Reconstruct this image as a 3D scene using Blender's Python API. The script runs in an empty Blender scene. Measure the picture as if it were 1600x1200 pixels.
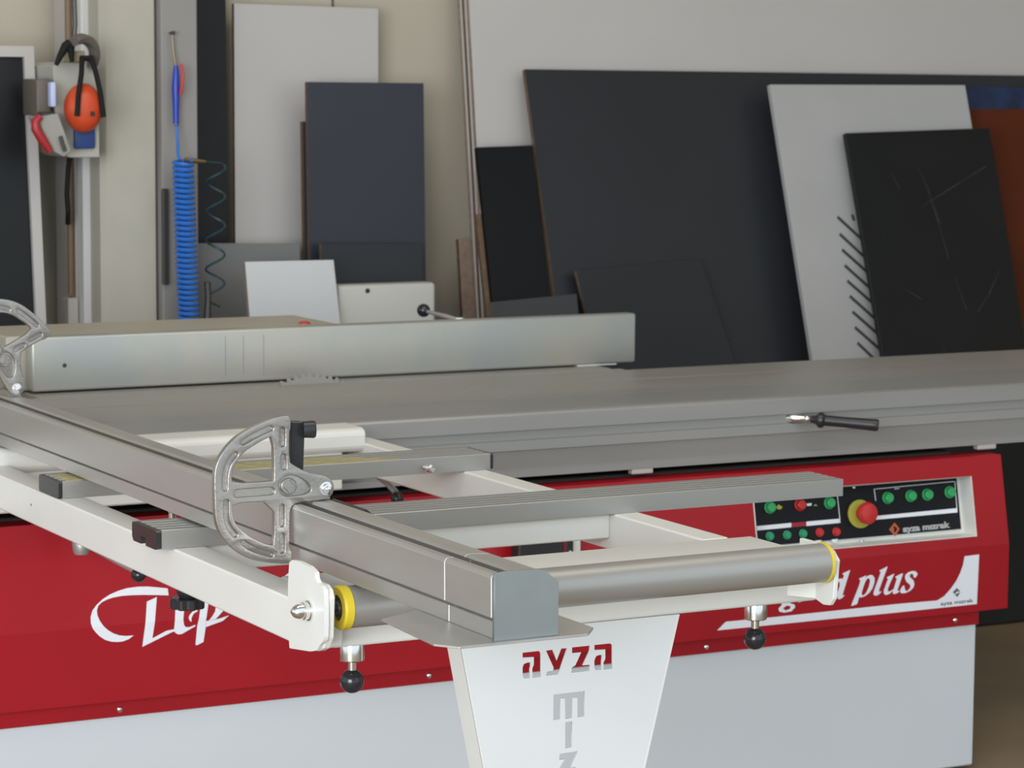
import bpy, bmesh, math, random
from mathutils import Vector, Matrix, Euler
random.seed(7)
S = bpy.context.scene
COL = S.collection
# ------------------------------------------------------------------ camera
yaw, pitch, roll = math.radians(27.970), math.radians(6.378), math.radians(-0.362)
fw = Vector((math.sin(yaw)*math.cos(pitch), math.cos(yaw)*math.cos(pitch), -math.sin(pitch)))
rt = Vector((math.cos(yaw), -math.sin(yaw), 0)); dn = fw.cross(rt)
r2 = rt*math.cos(roll) + dn*math.sin(roll); d2 = -rt*math.sin(roll) + dn*math.cos(roll)
cam_data = bpy.data.cameras.new('camera'); cam = bpy.data.objects.new('camera', cam_data); COL.objects.link(cam)
Mx = Matrix(((r2.x, -d2.x, -fw.x, 0), (r2.y, -d2.y, -fw.y, 0), (r2.z, -d2.z, -fw.z, 1.67), (0, 0, 0, 1)))
cam.matrix_world = Mx
cam_data.sensor_width = 36; cam_data.lens = 4354/1600*36; cam_data.clip_end = 200
cam_data.dof.use_dof = True; cam_data.dof.focus_distance = 4.3; cam_data.dof.aperture_fstop = 13
S.camera = cam
# ------------------------------------------------------------------ world, lights, exposure
W = bpy.data.worlds.new('world'); S.world = W; W.use_nodes = True
bg = W.node_tree.nodes['Background']; bg.inputs[0].default_value = (0.80, 0.92, 1.0, 1); bg.inputs[1].default_value = 1.25
def area(name, loc, target, sx, sy, power, col):
    l = bpy.data.lights.new(name, 'AREA'); l.shape = 'RECTANGLE'; l.size = sx; l.size_y = sy; l.energy = power; l.color = col
    o = bpy.data.objects.new(name, l); COL.objects.link(o); o.location = loc
    o.rotation_euler = (Vector(target)-Vector(loc)).to_track_quat('-Z', 'Y').to_euler(); return o
area('doorway_daylight', (-2.7, -0.9, 1.9), (2.8, 5.0, 0.7), 3.6, 3.0, 400, (0.93, 0.97, 1.0))
area('roof_light', (2.5, 4.0, 4.3), (2.8, 6.2, 0.0), 3.5, 2.0, 75, (1.0, 0.92, 0.80))
S.view_settings.view_transform = 'Standard'; S.view_settings.look = 'None'; S.view_settings.exposure = 0.0; S.view_settings.gamma = 1.0
S.view_settings.use_curve_mapping = False
D = {'script': [[(2.0153,0.6032),(2.0142,0.6174),(1.9938,0.6209),(1.9716,0.6244),(1.9493,0.6257),(1.9269,0.6246),(1.9088,0.621),(1.8906,0.6153),(1.8745,0.6073),(1.8604,0.597),(1.8508,0.5865),(1.8459,0.5746),(1.8451,0.5623),(1.8481,0.5517),(1.8546,0.5426),(1.8633,0.5333),(1.8743,0.5254),(1.8875,0.5204),(1.9008,0.5185),(1.9119,0.5186),(1.9252,0.5223),(1.9353,0.5289),(1.9186,0.5293),(1.9053,0.5316),(1.8921,0.5371),(1.8811,0.5445),(1.8713,0.5539),(1.8644,0.5648),(1.8604,0.5754),(1.8599,0.5857),(1.8635,0.5947),(1.8718,0.6013),(1.8832,0.6055),(1.8967,0.6086),(1.9146,0.6102),(1.9368,0.6099),(1.9613,0.6085),(1.988,0.606)],[(1.9895,0.6021),(1.9673,0.5945),(1.9537,0.5036),(1.9834,0.5149),(2.0196,0.5289),(2.0237,0.5285),(2.023,0.534),(2.0061,0.5323),(1.9756,0.5193)],[(2.0272,0.574),(2.0223,0.5319),(2.0252,0.5262),(2.032,0.5224),(2.0399,0.5227),(2.0696,0.5364),(2.0685,0.5391),(2.0559,0.5354),(2.048,0.5361),(2.0442,0.5419),(2.043,0.5538),(2.0463,0.5724)],[(2.087,0.5963),(2.0779,0.5551),(2.073,0.5361),(2.0689,0.4973),(2.0728,0.4963),(2.0865,0.5016),(2.092,0.5333),(2.0925,0.5474),(2.0997,0.5785),(2.1018,0.5951)],[(2.0734,0.5701),(2.064,0.5667),(2.0567,0.56),(2.0543,0.5539),(2.0572,0.5483),(2.0606,0.5458),(2.0607,0.5544),(2.066,0.5624),(2.0755,0.5668)],[(2.0924,0.5326),(2.1292,0.542),(2.1436,0.5527),(2.1224,0.548),(2.104,0.5453),(2.0925,0.5452)],[(2.1179,0.5812),(2.1129,0.5627),(2.1052,0.5528),(2.0976,0.5448),(2.1132,0.5473),(2.1226,0.5556),(2.1338,0.5652),(2.1312,0.5759)],[(2.2689,0.6191),(2.2789,0.6256),(2.2865,0.6299),(2.2931,0.6304),(2.3032,0.6286),(2.3115,0.6283),(2.3108,0.6244),(2.3075,0.6194),(2.299,0.6062),(2.2887,0.613),(2.2817,0.6155)],[(2.332,0.6282),(2.3551,0.6199),(2.3546,0.6149),(2.3301,0.6176)]],'plus': [[[(3.6949,0.5252),(3.6742,0.5189),(3.6757,0.5157),(3.6785,0.5137),(3.6745,0.5057),(3.6688,0.5072),(3.6616,0.5068),(3.6527,0.503),(3.6457,0.4967),(3.6406,0.4881),(3.6381,0.4763),(3.6392,0.4672),(3.643,0.4596),(3.6484,0.4592),(3.6572,0.4626),(3.6617,0.4645),(3.6627,0.4592),(3.6681,0.4584),(3.6752,0.4611),(3.6814,0.4667),(3.6796,0.4673),(3.6755,0.4657),(3.6759,0.4701),(3.6953,0.5241)],[(3.6663,0.4988),(3.6618,0.4992),(3.6556,0.4944),(3.6513,0.4857),(3.6483,0.477),(3.6485,0.4709),(3.6517,0.4691),(3.6579,0.4731),(3.6631,0.4803),(3.6665,0.489)]],[[(3.7405,0.5088),(3.7202,0.5028),(3.7226,0.4999),(3.7248,0.4979),(3.7215,0.4876),(3.7,0.4409),(3.7036,0.4398),(3.7171,0.4432),(3.7222,0.4587),(3.7294,0.4578),(3.7402,0.4603),(3.751,0.467),(3.7598,0.4769),(3.7649,0.4901),(3.765,0.5007),(3.7599,0.5072),(3.7535,0.5092),(3.7454,0.5076),(3.7383,0.5036),(3.7412,0.5075)],[(3.7446,0.5016),(3.7501,0.5004),(3.7521,0.4942),(3.7488,0.4808),(3.7419,0.4677),(3.7347,0.4622),(3.7302,0.4626),(3.7291,0.4688),(3.7342,0.4835),(3.7394,0.4952)]],[[(3.8005,0.5253),(3.7779,0.5172),(3.7798,0.515),(3.7822,0.513),(3.7636,0.469),(3.7629,0.4614),(3.7675,0.4585),(3.7748,0.4589),(3.7838,0.4643),(3.7859,0.4679),(3.7828,0.4674),(3.7783,0.4665),(3.779,0.4723),(3.8014,0.524)]],[[(3.8202,0.5067),(3.7993,0.4995),(3.8012,0.4971),(3.8031,0.4954),(3.7919,0.4697),(3.7921,0.4613),(3.7977,0.4573),(3.8077,0.4592),(3.8185,0.466),(3.8178,0.4592),(3.8233,0.4576),(3.8333,0.4602),(3.8369,0.4644),(3.835,0.4654),(3.8305,0.465),(3.8463,0.5046),(3.8422,0.5055),(3.824,0.4991),(3.826,0.4959),(3.8287,0.4949),(3.8202,0.4704),(3.8112,0.4658),(3.8035,0.4657),(3.8037,0.4733),(3.8208,0.5057)]],[[(3.8885,0.5016),(3.8818,0.5075),(3.8726,0.5089),(3.8615,0.5068),(3.8534,0.5013),(3.8518,0.4938),(3.8566,0.4842),(3.8679,0.4757),(3.8681,0.4695),(3.8609,0.4625),(3.8554,0.4622),(3.8525,0.4678),(3.8504,0.4763),(3.8458,0.4752),(3.8396,0.4673),(3.8388,0.4605),(3.8444,0.4577),(3.8555,0.4576),(3.8683,0.4619),(3.8773,0.4688),(3.8799,0.4778),(3.8769,0.4857),(3.8655,0.4957),(3.8663,0.5003),(3.8718,0.5029),(3.8765,0.4987),(3.8776,0.4925),(3.8823,0.4921),(3.8867,0.4971)]],[[(3.5001,0.4817),(3.5131,0.4881),(3.5394,0.4897),(3.5462,0.4835),(3.5421,0.467),(3.529,0.4606),(3.5423,0.4565),(3.5438,0.45),(3.5338,0.4415),(3.5141,0.4399),(3.5,0.4437),(3.4981,0.4513),(3.5071,0.4588),(3.5048,0.4664),(3.4981,0.4726)],[(3.5111,0.4771),(3.522,0.4836),(3.5308,0.481),(3.5288,0.47),(3.5179,0.4661)],[(3.5103,0.4503),(3.5203,0.4558),(3.5314,0.4537),(3.5293,0.4475),(3.5175,0.4448)]],[[(3.5571,0.4882),(3.5724,0.4945),(3.5726,0.4869),(3.5857,0.4941),(3.5872,0.4857),(3.574,0.4812),(3.5643,0.4622),(3.5524,0.4605)]],[[(3.6211,0.501),(3.6144,0.5023),(3.5989,0.499),(3.5889,0.4875),(3.5875,0.4707),(3.593,0.4635),(3.6019,0.4658),(3.6128,0.4724),(3.6117,0.4642),(3.6241,0.4658),(3.6249,0.4695),(3.6204,0.4717),(3.6256,0.4969)],[(3.6146,0.4929),(3.6057,0.4936),(3.5984,0.483),(3.5972,0.4737),(3.6039,0.4731),(3.6112,0.4838)]]],'stripe': [(3.3326,0.4146),(3.3558,0.4327),(3.4705,0.4321),(3.6472,0.4326),(3.8285,0.4335),(3.9467,0.4321),(3.9675,0.441),(3.9858,0.4568),(4.0017,0.4748),(4.0129,0.4932),(4.0206,0.5119),(4.0247,0.5325),(4.0677,0.5335),(4.0645,0.4135),(3.8291,0.413),(3.6476,0.4137)],'coverlogo': [[(3.9919,0.4486),(4.0045,0.4576),(4.0143,0.4468),(4.0048,0.4495),(3.9979,0.4433)],[(3.9979,0.4419),(4.0061,0.4445),(4.0143,0.4458),(4.0057,0.4359)]],'coverlogotext': [(3.9576,0.4191),(4.0541,0.4198),(3.9557,0.4281)],'panelopening': [(3.4438,0.7156),(4.0629,0.7212),(4.0621,0.5769),(3.4429,0.5776)],'btn_green': [(3.5121,0.6751),(3.6776,0.6745),(3.8436,0.6755),(3.9104,0.6757),(3.9589,0.6756),(4.025,0.6774)],'btn_red': [(3.5954,0.6755)],'small_green': [(3.5052,0.6102),(3.5527,0.6097),(3.5971,0.6095)],'small_red': [(3.6435,0.6092),(3.6901,0.6074)],'estop': (3.7612,0.6438),'strips': [[(3.4726,0.6355),(3.5685,0.6365),(3.5674,0.6265),(3.4731,0.6258)],[(3.6103,0.6364),(3.7055,0.6369),(3.7044,0.6272),(3.6092,0.6264)],[(3.8051,0.636),(4.0421,0.6386),(4.0433,0.6285),(3.8042,0.6274)],[(3.7022,0.6891),(3.704,0.689),(3.7053,0.6271),(3.7031,0.6273)],[(3.8076,0.699),(4.0412,0.7023),(4.0415,0.7009),(3.8075,0.6976)],[(3.8076,0.699),(3.8095,0.6989),(3.8114,0.6709),(3.8091,0.6711)],[(4.0435,0.7021),(4.0452,0.702),(4.0439,0.6294),(4.0417,0.6295)],[(3.6292,0.5915),(3.6483,0.5916),(3.6431,0.5855),(3.632,0.5858)],[(3.6751,0.5906),(3.6943,0.5911),(3.689,0.5835),(3.6789,0.5835)],[(3.6152,0.6773),(3.6297,0.6776),(3.628,0.6718),(3.6157,0.6717)],[(3.6334,0.578),(3.7565,0.5792),(3.7564,0.578),(3.6332,0.5765)],[(3.8671,0.6957),(3.8811,0.6959),(3.8809,0.6944),(3.867,0.6942)]],'redstrip': [(3.5689,0.6365),(3.6098,0.6364),(3.6087,0.6264),(3.5678,0.6265)],'yellow': [[(3.5307,0.6755),(3.5378,0.6805),(3.5482,0.6744),(3.5432,0.6692),(3.5334,0.6699)],[(3.6334,0.6706),(3.6395,0.6748),(3.6457,0.6703)]],'logo': [[(3.8404,0.602),(3.8583,0.6176),(3.8715,0.6017),(3.8569,0.5851)],[(3.8484,0.6019),(3.8573,0.6092),(3.8646,0.6022),(3.8568,0.5944)]],'logotext': [(3.8799,0.5937),(4.0181,0.5953),(3.8804,0.6082)],'panelscrews': [(3.7518,0.7066),(3.7614,0.5802)],'coverscrews': [(1.9113,0.3743),(2.6144,0.3763),(3.3177,0.3745),(4.0168,0.3754)],'leg': [(1.8778,0.8001),(2.2671,0.8216),(2.207,0.5806),(1.9192,0.6132)],'cut': [[(1.9863,0.7861),(2.0139,0.7863),(2.017,0.7847),(2.0183,0.7819),(2.0186,0.7451),(2.0036,0.7452),(2.0035,0.7603),(2.0061,0.7656),(2.006,0.7775),(1.9864,0.7784)],[(1.9865,0.7629),(1.9885,0.7682),(1.9946,0.77),(2.0003,0.7698),(2.0004,0.7624),(1.9992,0.7607),(1.9993,0.7453),(1.9897,0.7457),(1.9866,0.7491)],[(2.0273,0.7856),(2.0386,0.786),(2.046,0.7682),(2.0541,0.7863),(2.0645,0.7862),(2.0524,0.7538),(2.0483,0.7459),(2.0276,0.7464),(2.0292,0.7527),(2.04,0.7528),(2.0409,0.7576)],[(2.0732,0.7865),(2.1051,0.7864),(2.1042,0.7776),(2.0923,0.7564),(2.1054,0.7561),(2.1045,0.7466),(2.0721,0.7467),(2.0731,0.7546),(2.0793,0.7577),(2.0895,0.7771),(2.0733,0.7773)],[(2.1129,0.7866),(2.1408,0.7866),(2.144,0.7848),(2.1451,0.7825),(2.1455,0.7458),(2.1297,0.746),(2.1296,0.7575),(2.1327,0.7628),(2.1325,0.7777),(2.113,0.7786)],[(2.1131,0.7619),(2.1158,0.7681),(2.121,0.7699),(2.1269,0.7697),(2.1264,0.7616),(2.126,0.7607),(2.1261,0.7463),(2.116,0.7464),(2.1133,0.7498)],[(2.0407,0.7152),(2.096,0.7156),(2.0965,0.6752),(2.0839,0.675),(2.0836,0.7063),(2.075,0.7066),(2.0743,0.6747),(2.0624,0.6747),(2.0611,0.7076),(2.0534,0.7079),(2.0531,0.6751),(2.0411,0.6751)],[(2.0621,0.6699),(2.0744,0.6701),(2.0744,0.6283),(2.0625,0.6283)],[(2.0526,0.6204),(2.0849,0.6215),(2.0839,0.617),(2.0715,0.5969),(2.0809,0.5968),(2.08,0.5875),(2.0497,0.5878),(2.0507,0.5955),(2.062,0.611),(2.052,0.6112)]],'pivot': [1.7105,3.825,1.0423],'pivot2': [1.7105,5.3233,1.0396],'stop_outline': [(-0.0576,0.1137),(-0.0701,0.1146),(-0.0857,0.1116),(-0.1039,0.1058),(-0.122,0.099),(-0.14,0.0904),(-0.1533,0.0808),(-0.1657,0.0679),(-0.1747,0.0545),(-0.1801,0.0404),(-0.1812,0.0237),(-0.1808,-0.0003),(-0.1802,-0.0244),(-0.1785,-0.039),(-0.1733,-0.055),(-0.1639,-0.0695),(-0.1511,-0.082),(-0.1383,-0.0915),(-0.1229,-0.0999),(-0.1047,-0.105),(-0.0865,-0.1083),(-0.0708,-0.1101),(-0.0572,-0.1106),(-0.0564,-0.0916),(-0.0603,-0.0901),(-0.0602,-0.0668),(-0.0601,-0.0327),(-0.057,-0.0236),(-0.0496,-0.0192),(-0.0338,-0.0178),(-0.0074,-0.0176),(0.0058,-0.0141),(0.0127,-0.0062),(0.0133,0.0053),(0.0077,0.0147),(-0.0021,0.0205),(-0.018,0.0232),(-0.0364,0.0292),(-0.0547,0.04),(-0.0604,0.0452),(-0.0603,0.0913),(-0.0577,0.0936)],'stop_holes': [[(-0.0858,0.085),(-0.1014,0.0803),(-0.1169,0.0727),(-0.1324,0.064),(-0.144,0.0527),(-0.1512,0.0411),(-0.1528,0.0315),(-0.1532,0.0171),(-0.0861,0.0162),(-0.0848,0.02)],[(-0.1533,-0.0123),(-0.0849,-0.0139),(-0.0851,-0.0797),(-0.0916,-0.0804),(-0.1072,-0.0744),(-0.1253,-0.0645),(-0.1407,-0.0513),(-0.1496,-0.041),(-0.1526,-0.0263)]],'stop_pills': [[(-0.1344,0.0778),(-0.1117,0.0888),(-0.0902,0.0966)],[(-0.1473,0.0608),(-0.1594,0.0476),(-0.1641,0.0298),(-0.1642,0.0106)],[(-0.1623,-0.01),(-0.1624,-0.0353),(-0.1574,-0.0501),(-0.1484,-0.0604)],[(-0.1351,-0.0735),(-0.1202,-0.0843),(-0.0904,-0.0946)],[(-0.071,0.0936),(-0.0711,0.0713)],[(-0.0698,0.0531),(-0.0688,0.036)],[(-0.0724,-0.0233),(-0.0725,-0.0501)],[(-0.072,-0.0672),(-0.0721,-0.0904)],[(-0.1443,0.0014),(-0.09,0.0017)]],'stop_hub': (-0.0608,0.0071),'stop_post': [(1.669,1.1456),(1.6889,1.066),(1.6997,1.1361)],'boards': {'big_dark': {'Y0': 6.9143,'s': 0.301,'q': [(3.977,0.0),(5.9602,0.0),(5.9602,1.6702),(3.977,1.6804)]},'white_slots': {'Y0': 6.7837,'s': 0.3152,'q': [(4.775,0.0),(5.5242,0.0),(5.5242,1.6388),(4.775,1.6382)]},'dark_right': {'Y0': 6.7052,'s': 0.3322,'q': [(4.9921,-0.0),(5.5356,0.0),(5.5524,1.5029),(4.9921,1.4892)]},'gloss': {'Y0': 6.9809,'s': 0.2406,'q': [(3.77,0.0),(3.9571,0.0),(3.9571,1.4549),(3.77,1.4505)]},'small_front': {'Y0': 6.8039,'s': 0.36,'q': [(4.1432,0.0),(4.682,0.0),(4.4727,1.1116),(4.0338,1.0891)]},'dark_mid': {'Y0': 7.3476,'s': 0.032,'q': [(3.2564,0.0),(3.6294,0.0),(3.6294,1.6372),(3.2564,1.6394)]},'dark_mid_low': {'Y0': 7.1657,'s': 0.1141,'q': [(3.2714,0.0),(3.5939,0.0),(3.5939,1.1694),(3.2714,1.1768)]},'dark_edge': {'Y0': 7.3553,'s': 0.0424,'q': [(3.2489,0.0),(3.5101,0.0),(3.5101,1.5247),(3.2489,1.5254)]},'white_left': {'Y0': 7.4721,'s': 0.015,'q': [(3.0749,0.0),(3.5336,0.0),(3.5433,1.8557),(3.0847,1.8628)]},'grey_low': {'Y0': 7.254,'s': 0.1061,'q': [(2.7957,0.0),(3.2221,0.0),(3.2221,1.1771),(2.7957,1.1869)]},'white_small': {'Y0': 6.9288,'s': 0.2372,'q': [(2.9673,0.0),(3.2598,0.0),(3.2363,1.1417),(2.9673,1.1432)]},'orange': {'Y0': 6.8874,'s': 0.303,'q': [(5.4934,0.0),(5.9122,0.0),(5.9187,1.5617),(5.4999,1.5599)]},'blue': {'Y0': 6.8792,'s': 0.303,'q': [(5.4313,0.0),(5.8487,0.0),(5.9262,1.6291),(5.5089,1.6361)]},'low_grey': {'Y0': 6.9476,'s': 0.2,'q': [(3.7004,0.0),(3.9988,0.0),(4.0054,1.021),(3.707,1.0119)]}},'slots': [[(4.948,1.2312),(5.0283,1.1587)],[(4.9463,1.179),(5.0274,1.1049)],[(4.946,1.1312),(5.0312,1.0569)],[(4.9463,1.0835),(5.0303,1.0096)],[(4.9473,1.0364),(5.032,0.9634)],[(4.9472,0.9903),(5.0326,0.9148)],[(4.9481,0.9429),(5.0343,0.8686)],[(4.9479,0.896),(5.035,0.8202)],[(4.9483,0.8492),(4.9997,0.7999)],[(5.0045,1.2376),(5.0085,1.2179)],[(4.9474,0.8021),(4.9612,0.7871)]],'scratch': [[(5.2477,1.3845),(5.2726,1.2998),(5.2923,1.2054)],[(5.1354,1.3757),(5.1594,1.3162)],[(5.2334,1.2609),(5.3982,1.333),(5.51,1.3819)],[(5.2676,1.3049),(5.2852,1.2155),(5.3026,1.0967)],[(5.3134,1.0472),(5.336,0.9385)],[(5.4951,1.062),(5.4336,0.9846),(5.3781,0.9322)],[(5.1071,1.014),(5.1723,0.978)],[(5.2169,0.8453),(5.2258,0.8159)]],'wallpx': {'ear_top': [2.4571,7.1,1.749],'cup': [2.4854,7.1,1.5874],'cup2': [2.4848,7.1,1.5333],'bandL': [2.4407,7.1,1.5638],'bandR': [2.5226,7.08,1.5589],'headL': [2.4066,7.12,1.6848],'headT': [2.4444,7.12,1.7389],'headR': [2.4544,7.12,1.6885],'hood0': [2.4849,7.16,1.743],'hood1': [2.5277,7.14,1.7196],'hood2': [2.5186,7.1,1.6923],'box_tl': [2.4372,7.2,1.685],'box_br': [2.5514,7.2,1.4365],'blue_tl': [2.4683,7.14,1.5241],'blue_br': [2.5267,7.14,1.4607],'red0': [2.3282,7.08,1.534],'red1': [2.371,7.08,1.4584],'grey0': [2.3738,7.15,1.6424],'grey1': [2.4188,7.15,1.5664],'tooltop': [2.3627,7.12,1.5534],'toolbot': [2.4374,7.12,1.4483],'nail': [2.7754,7.25,1.7711],'gun_t': [2.7821,7.24,1.6786],'gun_b': [2.7809,7.24,1.5212],'trig_t': [2.7912,7.22,1.684],'trig_b': [2.7925,7.22,1.6089],'ring': [2.7655,7.2,1.5237],'hose1': [2.7517,7.2,1.4295],'coil_t': [2.7681,7.17,1.4233],'coil_b': [2.7817,7.17,0.993],'fit0': [2.7923,7.17,1.4213],'fit1': [2.8522,7.17,1.419],'thin0': [2.883,7.2,1.4037],'thin1': [2.8769,7.2,1.0264],'plugt': [2.8488,7.2,1.0895],'plugb': [2.8482,7.2,0.9918],'cable0': [2.5357,7.4,1.3336],'cable1': [2.5264,7.4,1.3337],'cable2': [2.5458,7.4,1.2483],'pipe_l': [2.5425,7.45,1.8614],'pipe_r': [2.5702,7.45,1.8619],'trunk_l': [2.5925,7.45,1.8623],'trunk_r': [2.6428,7.45,1.8632],'tpink': [2.5605,7.45,1.0359],'pil_l': [2.5895,7.3,1.8593],'pil_r': [2.7541,7.3,1.8622],'pil_f': [2.6134,7.3,1.8597],'g_l': [2.807,7.42,1.8655],'g_r': [2.9237,7.42,1.8675],'dp_l': [2.9591,7.5,1.8697],'dp_r': [3.061,7.5,1.8715],'dp_b': [3.0574,7.5,1.1889],'wl': [2.3297,7.35,1.71],'wr': [2.4071,7.35,1.7331],'wr2': [2.4318,7.35,0.9945],'darkstr': [2.4967,7.5,1.0072],'smark': [2.6758,7.3,1.6447],'edge0': [3.7936,7.5,1.6943],'edge1': [3.8065,7.5,1.6944],'edge2': [3.8237,7.5,1.6945],'edge3': [3.841,7.5,1.6947]},'misc': {'fence_tl': [1.656,3.1594,1.0229],'fence_bl': [1.656,3.1619,0.9329],'ball1': [1.7286,3.76,0.7545],'ball2': [2.4513,3.76,0.7453],'col': [1.7286,3.76,0.8046],'colb': [1.7286,3.76,0.7869],'pinb': [1.7286,3.76,0.7722],'lobed': [1.65,4.2415,0.803],'lobeds': [1.65,4.2495,0.8369],'pin': [1.9,5.0028,0.8165],'cl_t': [2.0,5.799,0.6391],'cl_b': [2.0,5.7957,0.6097],'cl_l': [1.95,5.3269,0.6551],'hand0': [3.5776,5.352,0.8807],'hand1': [3.7266,5.2364,0.868],'flange': [3.6361,5.3306,0.88],'lev0': [2.4789,5.2474,0.82],'lev1': [2.4614,5.1637,0.8],'levb': [2.4792,5.1888,0.79],'bknob': [2.3549,4.78,0.9121],'ll_b': [1.61,4.119,0.8284],'ll_b0': [1.61,5.1192,0.8335],'strongb': [1.8582,3.7,0.8177],'beam_b': [2.2671,3.7,0.8226],'beam_e': [2.4982,3.7,0.8206],'rj': [3.0791,6.3,1.072],'rj2': [3.1116,6.16,1.0611],'table_r': [3.3743,5.7229,0.93],'bra': [2.5,3.7,0.8519],'brb': [2.5,3.6352,0.8254],'brc': [2.5,3.6177,0.8367],'brd': [2.5,3.6201,0.9085],'bre': [2.5,3.6421,0.9237],'s_l1': [3.2647,5.8191,0.93],'s_l2': [3.1525,5.6188,0.93],'s_l3': [4.2206,5.5699,0.93],'s_lip': [3.0066,5.358,0.93],'hx_t': [2.4124,5.2,0.9549],'hx_b': [2.4124,5.2,0.9202],'hxt2': [2.2442,5.2,0.9677],'mb': [2.3587,5.2,0.8979],'mb2': [2.3587,5.2,0.9232],'foam1': [3.4612,5.34,0.7726],'foam2': [4.109,5.34,0.7766],'foam3': [4.1629,5.34,0.7735],'latl': [2.7878,5.26,0.666],'latr': [2.9324,5.26,0.6199],'latx': [2.9147,5.26,0.6241],'boxtl': [3.1754,7.0,1.0796],'boxtr': [3.471,7.0,1.0706],'housA': [2.1692,6.4934,1.06],'redcap': [2.7008,6.1212,1.065]}}
# ------------------------------------------------------------------ materials
def srgb(r, g, b):
    f = lambda c: (c/255/12.92) if c/255 <= 0.04045 else ((c/255+0.055)/1.055)**2.4
    return (f(r), f(g), f(b), 1)
MATS = {}
def mat(name, col, rough=0.5, metal=0.0, var=0.0, scale=8.0, stretch=(1,1,1), bump=0.0, bscale=60.0, coat=0.0, col2=None, rvar=0.0, spec=None):
    if name in MATS: return MATS[name]
    m = bpy.data.materials.new(name); m.use_nodes = True; nt = m.node_tree; b = nt.nodes['Principled BSDF']
    b.inputs['Base Color'].default_value = col; b.inputs['Roughness'].default_value = rough; b.inputs['Metallic'].default_value = metal
    if spec is not None: b.inputs['Specular IOR Level'].default_value = spec
    if coat: b.inputs['Coat Weight'].default_value = coat; b.inputs['Coat Roughness'].default_value = 0.12
    tc = nt.nodes.new('ShaderNodeTexCoord'); mp = nt.nodes.new('ShaderNodeMapping'); mp.inputs['Scale'].default_value = stretch
    nt.links.new(tc.outputs['Object'], mp.inputs['Vector'])
    if var > 0 or col2:
        n = nt.nodes.new('ShaderNodeTexNoise'); n.inputs['Scale'].default_value = scale; n.inputs['Detail'].default_value = 6
        nt.links.new(mp.outputs[0], n.inputs['Vector'])
        r = nt.nodes.new('ShaderNodeValToRGB'); c2 = col2 or tuple(c*(1-var) for c in col[:3])+(1,)
        r.color_ramp.elements[0].position = 0.35; r.color_ramp.elements[0].color = c2
        r.color_ramp.elements[1].position = 0.65; r.color_ramp.elements[1].color = col
        nt.links.new(n.outputs['Fac'], r.inputs[0]); nt.links.new(r.outputs[0], b.inputs['Base Color'])
        if rvar:
            mr = nt.nodes.new('ShaderNodeMapRange'); mr.inputs[3].default_value = rough-rvar; mr.inputs[4].default_value = rough+rvar
            nt.links.new(n.outputs['Fac'], mr.inputs[0]); nt.links.new(mr.outputs[0], b.inputs['Roughness'])
    if bump > 0:
        n2 = nt.nodes.new('ShaderNodeTexNoise'); n2.inputs['Scale'].default_value = bscale; n2.inputs['Detail'].default_value = 4
        nt.links.new(mp.outputs[0], n2.inputs['Vector'])
        bp_ = nt.nodes.new('ShaderNodeBump'); bp_.inputs['Strength'].default_value = bump; bp_.inputs['Distance'].default_value = 0.002
        nt.links.new(n2.outputs['Fac'], bp_.inputs['Height']); nt.links.new(bp_.outputs[0], b.inputs['Normal'])
    MATS[name] = m; return m
WHITE = mat('white_powder_coat', (0.74,0.735,0.70,1), 0.38, 0, 0.04, 5)
CABW = mat('cabinet_white', (0.60,0.63,0.66,1), 0.45, 0, 0.03, 2)
RED = mat('red_gloss_paint', (0.36,0.010,0.018,1), 0.35, 0, 0.10, 3, spec=0.28)
VINYL = mat('white_vinyl', (0.78,0.80,0.86,1), 0.4)
VGREY = mat('grey_vinyl_print', (0.10,0.10,0.11,1), 0.5)
ALU = mat('mill_aluminium', (0.60,0.59,0.575,1), 0.42, 0.85, 0.08, 14, (1,0.15,1), 0.10, 120, rvar=0.06)
ALUX = mat('extruded_aluminium', (0.42,0.415,0.40,1), 0.45, 0.75, 0.06, 14, (0.15,1,1), 0.08, 120)
TABLE = mat('anodised_table', (0.36,0.355,0.35,1), 0.42, 0.45, 0.10, 10, (0.12,1,1), rvar=0.06)
IRON = mat('ground_cast_iron', (0.38,0.362,0.335,1), 0.42, 0.40, 0.08, 10, (0.2,1,1), rvar=0.08)
ENDCAP = mat('brushed_end_plate', (0.33,0.355,0.355,1), 0.45, 0.7, 0.10, 12)
CAST = mat('cast_aluminium', (0.40,0.375,0.35,1), 0.34, 0.85, 0.10, 30, bump=0.25, bscale=220)
STEEL = mat('roller_steel', (0.42,0.405,0.385,1), 0.42, 0.55, 0.12, 10, (0.1,1,1), rvar=0.05)
CHROME = mat('chrome', (0.80,0.79,0.77,1), 0.12, 1.0)
BLACK = mat('black_plastic', (0.022,0.022,0.024,1), 0.35, 0, 0.2, 20)
MATTEB = mat('matte_black', (0.010,0.010,0.010,1), 0.7, spec=0.2)
BLACKG = mat('black_gloss', (0.02,0.02,0.024,1), 0.16)
PANELB = mat('panel_black', (0.008,0.008,0.011,1), 0.4, spec=0.2)
YEL = mat('yellow_plastic', (0.72,0.55,0.03,1), 0.45, 0, 0.08, 10)
YELD = mat('dull_yellow', (0.42,0.40,0.05,1), 0.5)
GOLD = mat('yellow_wear_strip', (0.46,0.39,0.17,1), 0.5, 0, 0.3, 30)
GRN = mat('green_button', (0.03,0.36,0.11,1), 0.45)
REDB = mat('red_button', (0.50,0.02,0.02,1), 0.4)
FENCEP = mat('fence_anodised', (0.40,0.42,0.415,1), 0.38, 0.45, 0.10, 4, (1,1,1), rvar=0.05, col2=(0.49,0.46,0.40,1))
BEIGE = mat('beige_metal', (0.50,0.46,0.38,1), 0.5, 0.2, 0.08, 5)
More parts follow.
